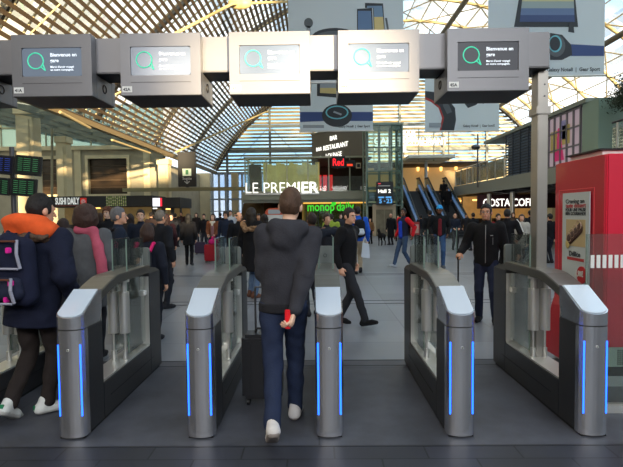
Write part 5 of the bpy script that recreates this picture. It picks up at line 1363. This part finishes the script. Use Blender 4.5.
person(131, 12.0, 214, 10, 'dark-haired person in brown coat between the grey-haired men', res=.018, fem=True, hair='long', hc=(40, 28, 24), jc=(50, 44, 44))
# ---------------------------------------------------------------- centre left crowd
person(189, 15.4, 214, 8, 'woman in black coat and leggings walking away, left of the red suitcase', res=.018, fem=True, hair='long', hc=(20, 18, 18), jc=(24, 24, 28), tc=(24, 24, 28), hem=.68, feet=STEP(.12, -.14))
W1 = person(213.5, 16.6, 214, 176, 'woman in brown jacket and white scarf standing behind the red suitcase', res=.015, fem=True, hair='long', hc=(52, 36, 30), jc=(124, 76, 52), tc=(36, 42, 62), hands=((-.12, .25, 1.0), (.12, .25, 1.0)), face=True, skin=3)
sdf_mesh('white_scarf', [('s', W1['U'](-.06, .05, 1.45), W1['U'](.06, .06, 1.44), .045, .045, .02), ('s', W1['U'](0, .11, 1.42), W1['U'](0, .13, 1.32), .045, .035, .02)], .013, cloth((206, 198, 184)), W1['root'])
sdf_mesh('striped_sweater', [('s', W1['U'](0, .11, .98), W1['U'](0, .115, 1.28), .06, .06, .02)], .013, cloth((150, 110, 110)), W1['root'])
suitcase(at(212, 260, 16.2).x, 16.2, 180, (176, 24, 40), .46, .56, .28, 'red suitcase in front of the woman in the brown jacket', .3)
rb = empty('pink_bag', tuple(at(213.5, 240.5, 16.15)), 0, 'bright pink bag resting on top of the red suitcase', 'bag')
rb.location.z = .615
sdf_mesh('bag', [('s', V(-.09, 0, .08), V(.09, 0, .08), .085, .085, .04), ('s', V(.0, 0, .12), V(-.03, 0, .22), .07, .04, .04)], .014, cloth((226, 44, 128)), rb, wr=.008)
MB().ring((0, 0, .22), .05, .01, n=14, k=5).build('carry_loop', cloth((190, 34, 104)), rb)
W2 = person(226.5, 15.6, 212, 170, 'short-haired person in navy jacket facing the gates, right of the red suitcase', res=.018, hair='curly', hc=(36, 28, 26), jc=(32, 40, 58), tc=(70, 86, 104), face=True)
person(204.5, 20, 214, 185, 'person in black coat with a dark purple suitcase', res=.022, hair='short', jc=(26, 26, 30), fem=True)
suitcase(at(200.5, 251, 19.4).x, 19.4, 180, (54, 40, 66), .42, .46, .26, 'dark purple suitcase left of the red suitcase', .35)
person(231, 21, 210.5, 195, 'dark-haired person in white top behind the navy-jacketed one', res=.022, hair='short', hc=(24, 20, 20), jc=(186, 188, 192))
person(239.5, 11.4, 212, 200, 'balding man in black jacket raising a hand to his face', res=.015, hair='sides', hc=(70, 60, 54), jc=(26, 26, 30), hands=((-.1, .22, 1.55), None), skin=0, head=(10, 0))
Fm = person(252, 9.3, 208, -28, 'woman in long black coat with fur-edged hood, beside the walking man', res=.013, fem=True, hair='long', hc=(18, 16, 18), jc=(22, 22, 26), tc=(84, 104, 132), hem=.52, puff=.045, hands=(None, (.24, .0, .84)), feet=STEP(.05, -.05, 0, 0), scol=(90, 60, 48), skin=3)
sdf_mesh('fur_trim', [('s', Fm['U'](-.17, -.05, 1.44), Fm['U'](-.02, -.17, 1.34), .05, .05, .02), ('s', Fm['U'](-.02, -.17, 1.34), Fm['U'](.17, -.08, 1.36), .05, .04, .02)], .012, hairm((150, 116, 84)), Fm['root'], wr=.014, wf=3)
person(312, 7.6, 213.5, 24, 'person in dark navy jacket reaching an arm out, partly hidden by the walking man', res=.014, hair='short', hc=(40, 30, 26), jc=(26, 30, 40), hands=(None, (.42, .28, 1.47)), sx=1.1, skin=2)
person(327, 9.4, 214, 200, 'dark-haired person in black beside the reaching arm', res=.017, hair='short', hc=(46, 36, 30), jc=(34, 34, 40))
person(331.5, 15, 214, 10, 'person in yellow-green jacket behind the dark-haired man', res=.02, hair='short', hc=(40, 34, 28), jc=(140, 160, 60), sx=1.15)
# ---------------------------------------------------------------- man walking right behind the third gate
PW = person(347, 6.95, 208.5, -112, 'dark-haired man in black jacket walking right, head turned to the viewer', res=.0105, skin=0, hair='short', hc=(38, 30, 28), jc=(22, 22, 25), tc=(42, 43, 48), puff=.03, hem=.80, feet=((-.07, -.17, 0, 10), (.08, .33, .02, -14)), hands=((-.28, .02, .92), (.27, -.02, .9)), lean=(3, 0), twist=-10, head=(-14, 0), face=True, scol=(24, 24, 26))
P17 = person(358, 12.8, 207, 6, 'person in bright blue jacket and beige trousers seen from behind', res=.016, hair='short', hc=(26, 22, 22), jc=(36, 88, 190), tc=(176, 160, 136), puff=.04, feet=STEP(-.1, .12))
backpack(P17, 'black and white backpack on the person in the bright blue jacket', (26, 28, 34), (200, 206, 214), .3, .46, .16)
p = at(365, 247, 12.5); bg_ = empty('shopping_bag', (p.x, 12.5, 0), 0, 'white shopping bag carried beside the blue-jacketed person', 'bag')
bz = at(365, 257, 12.5).z; MB().prism([(-.1, bz), (.12, bz - .04), (.1, bz + .34), (-.06, bz + .38)], -.05, .05, 'y').build('bag', mat('white_plastic_bag', (205, 214, 226), .4), bg_, .012)
MB().tube([(-.05, 0, bz + .37), (0, 0, bz + .52), (.07, 0, bz + .35)], .008, 6).build('handles', WHITE, bg_)
person(370.5, 25, 218.5, 150, 'small person in tan jacket and black leggings by the lift', res=.024, fem=True, hair='long', hc=(70, 46, 32), jc=(120, 88, 60), tc=(22, 22, 26))
person(391, 24, 213.5, 20, 'bald person in long black coat standing at the lift with a dog', res=.022, hair='none', jc=(22, 22, 25), hem=.4, skin=0)
person(398, 27, 215, 160, 'person in grey clothes half hidden behind the man in the red-sleeved jacket', res=.024, hair='short', jc=(60, 60, 64), fem=True)
# red sleeved man walking left
R1 = person(403.5, 14.2, 208.5, 118, 'young man with red sleeves and blue shirt walking left', res=.014, skin=2, hair='short', hc=(20, 16, 16), jc=(34, 38, 60), tc=(62, 80, 108), feet=((-.09, -.22, 0, 24), (.09, .30, .0, -12)), hands=((-.3, -.1, .95), (.26, .08, .93)), head=(30, 0), face=True, extras=('redsleeve',), scol=(170, 174, 180))
sdf_mesh('blue_shirt', [('s', R1['U'](0, .085, .93), R1['U'](0, .09, 1.32), .075, .075, .02)], .012, cloth((40, 70, 190)), R1['root'])
for i in (0, 1): sdf_mesh('red_shoulder', [('s', R1['sho'][i], R1['elb'][i] * .75 + R1['sho'][i] * .25, .08, .068, .02)], .012, cloth((200, 30, 40)), R1['root'])
# small red advertising stand
p = at(415, 243, 20); r = empty('red_notice_stand', (p.x, 20, 0), 0, 'small red notice board on a thin stand by the escalators', 'sign')
z0_, z1_ = at(415, 235, 20).z, at(415, 222, 20).z
MB().box(-.19, .19, 0, .03, z0_, z1_).box(-.15, .15, -.004, 0, z0_ + .08, z1_ - .1, 1).build('board', [mat('notice_red', (160, 48, 48), .5), mat('notice_pale', (196, 160, 150), .5)], r)
MB().cyl((0, .02, 0), (0, .02, z0_), .02).box(-.15, .15, -.1, .12, 0, .02).build('stand', DARKSTEEL, r)
person(430, 19, 210.5, -8, 'person in black with back turned, left of the man in the blue cap', res=.02, hair='short', hc=(20, 18, 18), jc=(22, 24, 28), tc=(26, 28, 34))
C1 = person(439.5, 14, 205.5, 172, 'man in bright blue cap, black jacket and jeans facing the gates', res=.014, skin=2, hair='short', hc=(20, 16, 16), jc=(22, 24, 28), tc=(58, 84, 122), feet=((-.09, .05, 0, 0), (.09, -.05, 0, 0)), extras=('cap',), face=True, scol=(90, 96, 104), hands=((-.22, .08, .95), (.22, .08, .95)))
sdf_mesh('maroon_shirt', [('s', C1['U'](0, .085, .95), C1['U'](0, .09, 1.34), .06, .055, .02)], .012, cloth((110, 36, 44)), C1['root'])
person(455, 20.5, 213.5, 182, 'bald older man in navy coat near the foot of the escalators', res=.019, hair='sides', hc=(150, 146, 140), skin=0, jc=(34, 40, 54), tc=(48, 46, 50), face=True, hands=((-.14, .2, 1.05), (.14, .2, 1.05)))
xe2c = (at(428, 185, 36).x + at(446, 187, 36).x) / 2
# escalator riders
for px_, Y_e, tp, lb in ((436.3, 34.2, 178, 'person in black near the top of the right escalator'), (441, 33.0, 187, 'person in long black coat riding the right escalator below another')):
    k = int((Y_e - 30.4) / (5.8 / 18)); zz = ZS1 / 18 * (k + 1)
    person(px_, 30.4 + (k + .5) * 5.8 / 18, tp, 0, lb, res=.026, z0=zz, H=1.72, hair='short', hc=(26, 22, 20), jc=(24, 24, 27), hem=.5, X=xe2c, feet=((-.09, -.04, 0, 0), (.09, -.04, 0, 0)))
# ---------------------------------------------------------------- right: man with a pull handle
HM = person(486, 7.05, 204.5, 158, 'young man in black jacket holding an upright pull handle', res=.010, skin=1, hair='short', hc=(18, 15, 16), jc=(22, 22, 24), tc=(32, 38, 58), puff=.035, hem=.84, feet=((-.14, .12, 0, 0), (.10, -.08, 0, 0)), hands=(None, (.35, .20, 1.04)), face=True, scol=(24, 24, 28), head=(-4, 0), elbow=(None, (.25, -.8, -.8)), hcurl=1.15, sx=1.02)
def zipper(q, c, w=.006, z0=.9, z1=1.42):
    s_ = q['s']; pts = [tuple(q['U'](0, yy, zz)) for yy, zz in ((.152, z0), (.150, 1.05), (.152, 1.25), (.128, 1.36), (.095, z1 + .03))]
    MB().tube(pts, w, 6).build('zip', mat('zip_%d' % c, (c, c, c), .35, .5), q['root'])
zipper(HM, 120); zipper(PW, 70)
MB().cbox(tuple(HM['U'](-.085, .150, 1.30)), (.035, .01, .012)).build('chest_logo', mat('small_white_logo', (150, 150, 150), .5), HM['root'])
MB().cbox(tuple(HM['U'](-.1, .155, 1.22)), (.006, .01, .10)).build('pocket_zip', mat('zip_120', (120, 120, 120), .35, .5), HM['root'])
pm, f_, n_, l_ = HM['hfr'][1]; c_ = world_pt(HM, pm + f_ * .045 + n_ * .028)
r = empty('trolley_case', (c_.x, c_.y, 0), 0, 'low black trolley case with a single tall pull handle held by the young man', 'suitcase')
MB().box(-.34, .04, -.2, .04, .05, .46).build('shell', cloth((24, 24, 27)), r, .03)
MB().cyl((0, 0, .45), (0, 0, c_.z + .01), .0125, n=12).cyl((0, 0, c_.z - .03), (0, 0, c_.z + .045), .019, n=12).build('pull_handle', BLACK, r)
for sx_ in (-1, 1):
    for sy_ in (-1, 1): MB().cyl((sx_ * .13 - .162, sy_ * .08 - .08, .026), (sx_ * .13 - .138, sy_ * .08 - .08, .026), .026, n=12).build('wheel', BLACK, r)
# right background
S1 = person(507, 11.6, 209.5, -22, 'person in black jacket with white shoulder stripes, back turned', res=.016, hair='short', hc=(30, 24, 22), jc=(20, 20, 24), tc=(22, 22, 26), hands=(None, (.25, .12, 1.0)), sx=1.1)
MB().tube([tuple(S1['sho'][1] + V(.01, -.035, .085)), tuple(S1['sho'][1] + V(.075, -.04, .0)), tuple(S1['elb'][1] + V(.06, -.04, .04))], .011, 6).build('white_stripe', WHITE, S1['root'])
person(498, 15, 214, 190, 'person with red collar behind the man with the handle', res=.02, hair='short', hc=(26, 22, 22), jc=(120, 30, 36))
L1 = person(521.5, 14, 214.5, 160, 'woman in pale grey coat carrying a white bag, near the steel post', res=.018, fem=True, hair='bob', hc=(70, 60, 54), jc=(170, 166, 158), tc=(60, 60, 66), hem=.62, puff=.045)
tb = world_pt(L1, L1['wri'][0] + L1['hfr'][0][1] * .08); r = empty('white_tote_bag', (tb.x, tb.y, 0), 0, 'white tote bag of the woman in the pale grey coat', 'bag')
zb_ = tb.z - .5; MB().prism([(-.16, zb_), (.16, zb_), (.12, zb_ + .3), (-.12, zb_ + .3)], -.05, .05, 'y').build('bag', mat('white_tote', (210, 210, 206), .6), r, .015)
MB().tube([(-.09, 0, zb_ + .3), (-.04, 0, zb_ + .5), (.04, 0, zb_ + .5), (.09, 0, zb_ + .3)], .01, 6).build('handles', WHITE, r)
person(530, 16.5, 210.5, 10, 'tall person in dark coat just left of the steel post', res=.02, hair='short', hc=(22, 20, 20), jc=(30, 32, 38), hem=.6)
person(549.5, 15, 214, 20, 'dark-coated person between the steel post and the red kiosk', res=.02, hair='short', hc=(24, 20, 20), jc=(24, 24, 28))
person(466, 26, 214, 185, 'person in dark jacket at the snack shop front', res=.024, hair='short', jc=(40, 40, 46))
# distant crowd, one row of heads on the left
crowd = ((176, 24, 213.5, 0, (26, 26, 30), 'short', 'dark coat far behind, left of the black-coated walking woman'),
         (197, 26, 213, 180, (40, 34, 34), 'long', 'dark coat in the far crowd between the walking woman and the suitcases'),
         (182, 30, 212, 180, (60, 40, 36), 'short', 'brown coat far off behind the walking woman'),
         (221, 27, 213, 10, (34, 36, 44), 'short', 'dark jacket far off behind the woman in brown'),
         (236, 28, 213, 175, (30, 30, 34), 'long', 'black clothes at the foot of the brown stairs'),
         (259, 16, 214, 185, (36, 34, 40), 'long', 'grey-black clothes before the dark passage, left of the orange booth'),
         (265, 12.5, 214.5, 12, (44, 30, 32), 'long', 'dark hair and wine-brown coat just left of the walking man'),
         (341, 22, 214, 185, (46, 48, 56), 'short', 'slate jacket before the grocery shopfront'),
         (421, 24, 215, 10, (30, 32, 40), 'short', 'navy coat at the foot of the left escalator'),
         (473, 20, 213, 10, (28, 28, 32), 'short', 'black coat behind the man with the pull handle, near the coffee shop'),
         (513, 22, 212.5, 185, (80, 66, 56), 'long', 'tan-brown coat under the coffee shop name'),
         (541, 22, 213.5, 15, (34, 36, 42), 'short', 'charcoal coat behind the steel post'),
         (172, 17, 214, 185, (30, 32, 38), 'short', 'dark jacket in front of the short black kiosk'),
         (101, 16, 213, 15, (34, 34, 38), 'long', 'dark coat before the sushi kiosk, left of the curly-haired man'),
         (82, 18, 212.5, 185, (48, 44, 46), 'short', 'grey-brown jacket far behind the woman with the pink scarf'),
         (152, 20, 212.5, 10, (40, 30, 30), 'short', 'dark brown jacket in front of the lit white and red panel'))
for i, (a, b, c, d, e, f, g) in enumerate(crowd):
    person(a, b, c, d, 'distant person in ' + g, res=.024, hair=f, hc=((34, 26, 22), (56, 40, 32), (24, 20, 20))[i % 3], jc=e, tc=((30, 32, 38), (44, 48, 60))[i % 2], fem=f == 'long', group='people in the far crowd', skin=(0, 3, 1)[i % 3], hem=(.85, .66)[i % 2])
# black dog at the lift
p = at(382.5, 243, 24)
r = empty('dog', (p.x - .1, 23.6, 0), R(150), 'black dog standing beside the person in the long black coat at the lift', 'dog')
dg = [('s', V(0, -.22, .5), V(0, .18, .50), .10, .13, .04), ('s', V(0, .2, .55), V(0, .33, .72), .08, .065, .03), ('e', V(0, .38, .76), V(.06, .085, .065), .02), ('s', V(0, .42, .74), V(0, .52, .72), .035, .025, .02),
      ('s', V(-.04, .35, .80), V(-.055, .33, .87), .018, .008, .01), ('s', V(.04, .35, .80), V(.055, .33, .87), .018, .008, .01), ('s', V(0, -.3, .52), V(0, -.5, .42), .025, .012, .02)]
for sg in (-1, 1):
    dg += [('s', V(sg * .07, .17, .45), V(sg * .07, .15, .26), .05, .03, .02), ('s', V(sg * .07, .15, .26), V(sg * .07, .17, .04), .028, .022, .01), ('s', V(sg * .07, .17, .03), V(sg * .07, .21, .025), .026, .02, .01),
           ('s', V(sg * .07, -.22, .47), V(sg * .08, -.16, .30), .075, .045, .02), ('s', V(sg * .08, -.16, .30), V(sg * .08, -.29, .18), .04, .025, .01), ('s', V(sg * .08, -.29, .18), V(sg * .08, -.27, .04), .024, .02, .01), ('s', V(sg * .08, -.27, .03), V(sg * .08, -.22, .025), .025, .02, .01)]
sdf_mesh('body', dg, .02, cloth((30, 28, 28)), r)
# low glass posts in the concourse
for px_, Y_p, lb in ((420, 17.5, 'low green glass panel left of the man in the blue cap'), (449, 18.5, 'low green glass panel right of the man in the blue cap'), (232, 13.0, 'low glass panel behind the second gate')):
    p = at(px_, 240, Y_p); r = empty('low_glass_panel', (p.x, Y_p, 0), 0, lb, 'barrier')
    MB().box(-.28, .28, -.006, .006, .1, 1.0).build('pane', G_FLAP, r)
    MB().box(-.3, -.27, -.02, .02, 0, 1.02).build('end_post', G_EDGE, r); MB().box(.27, .3, -.02, .02, 0, 1.02).build('end_post', G_EDGE, r)
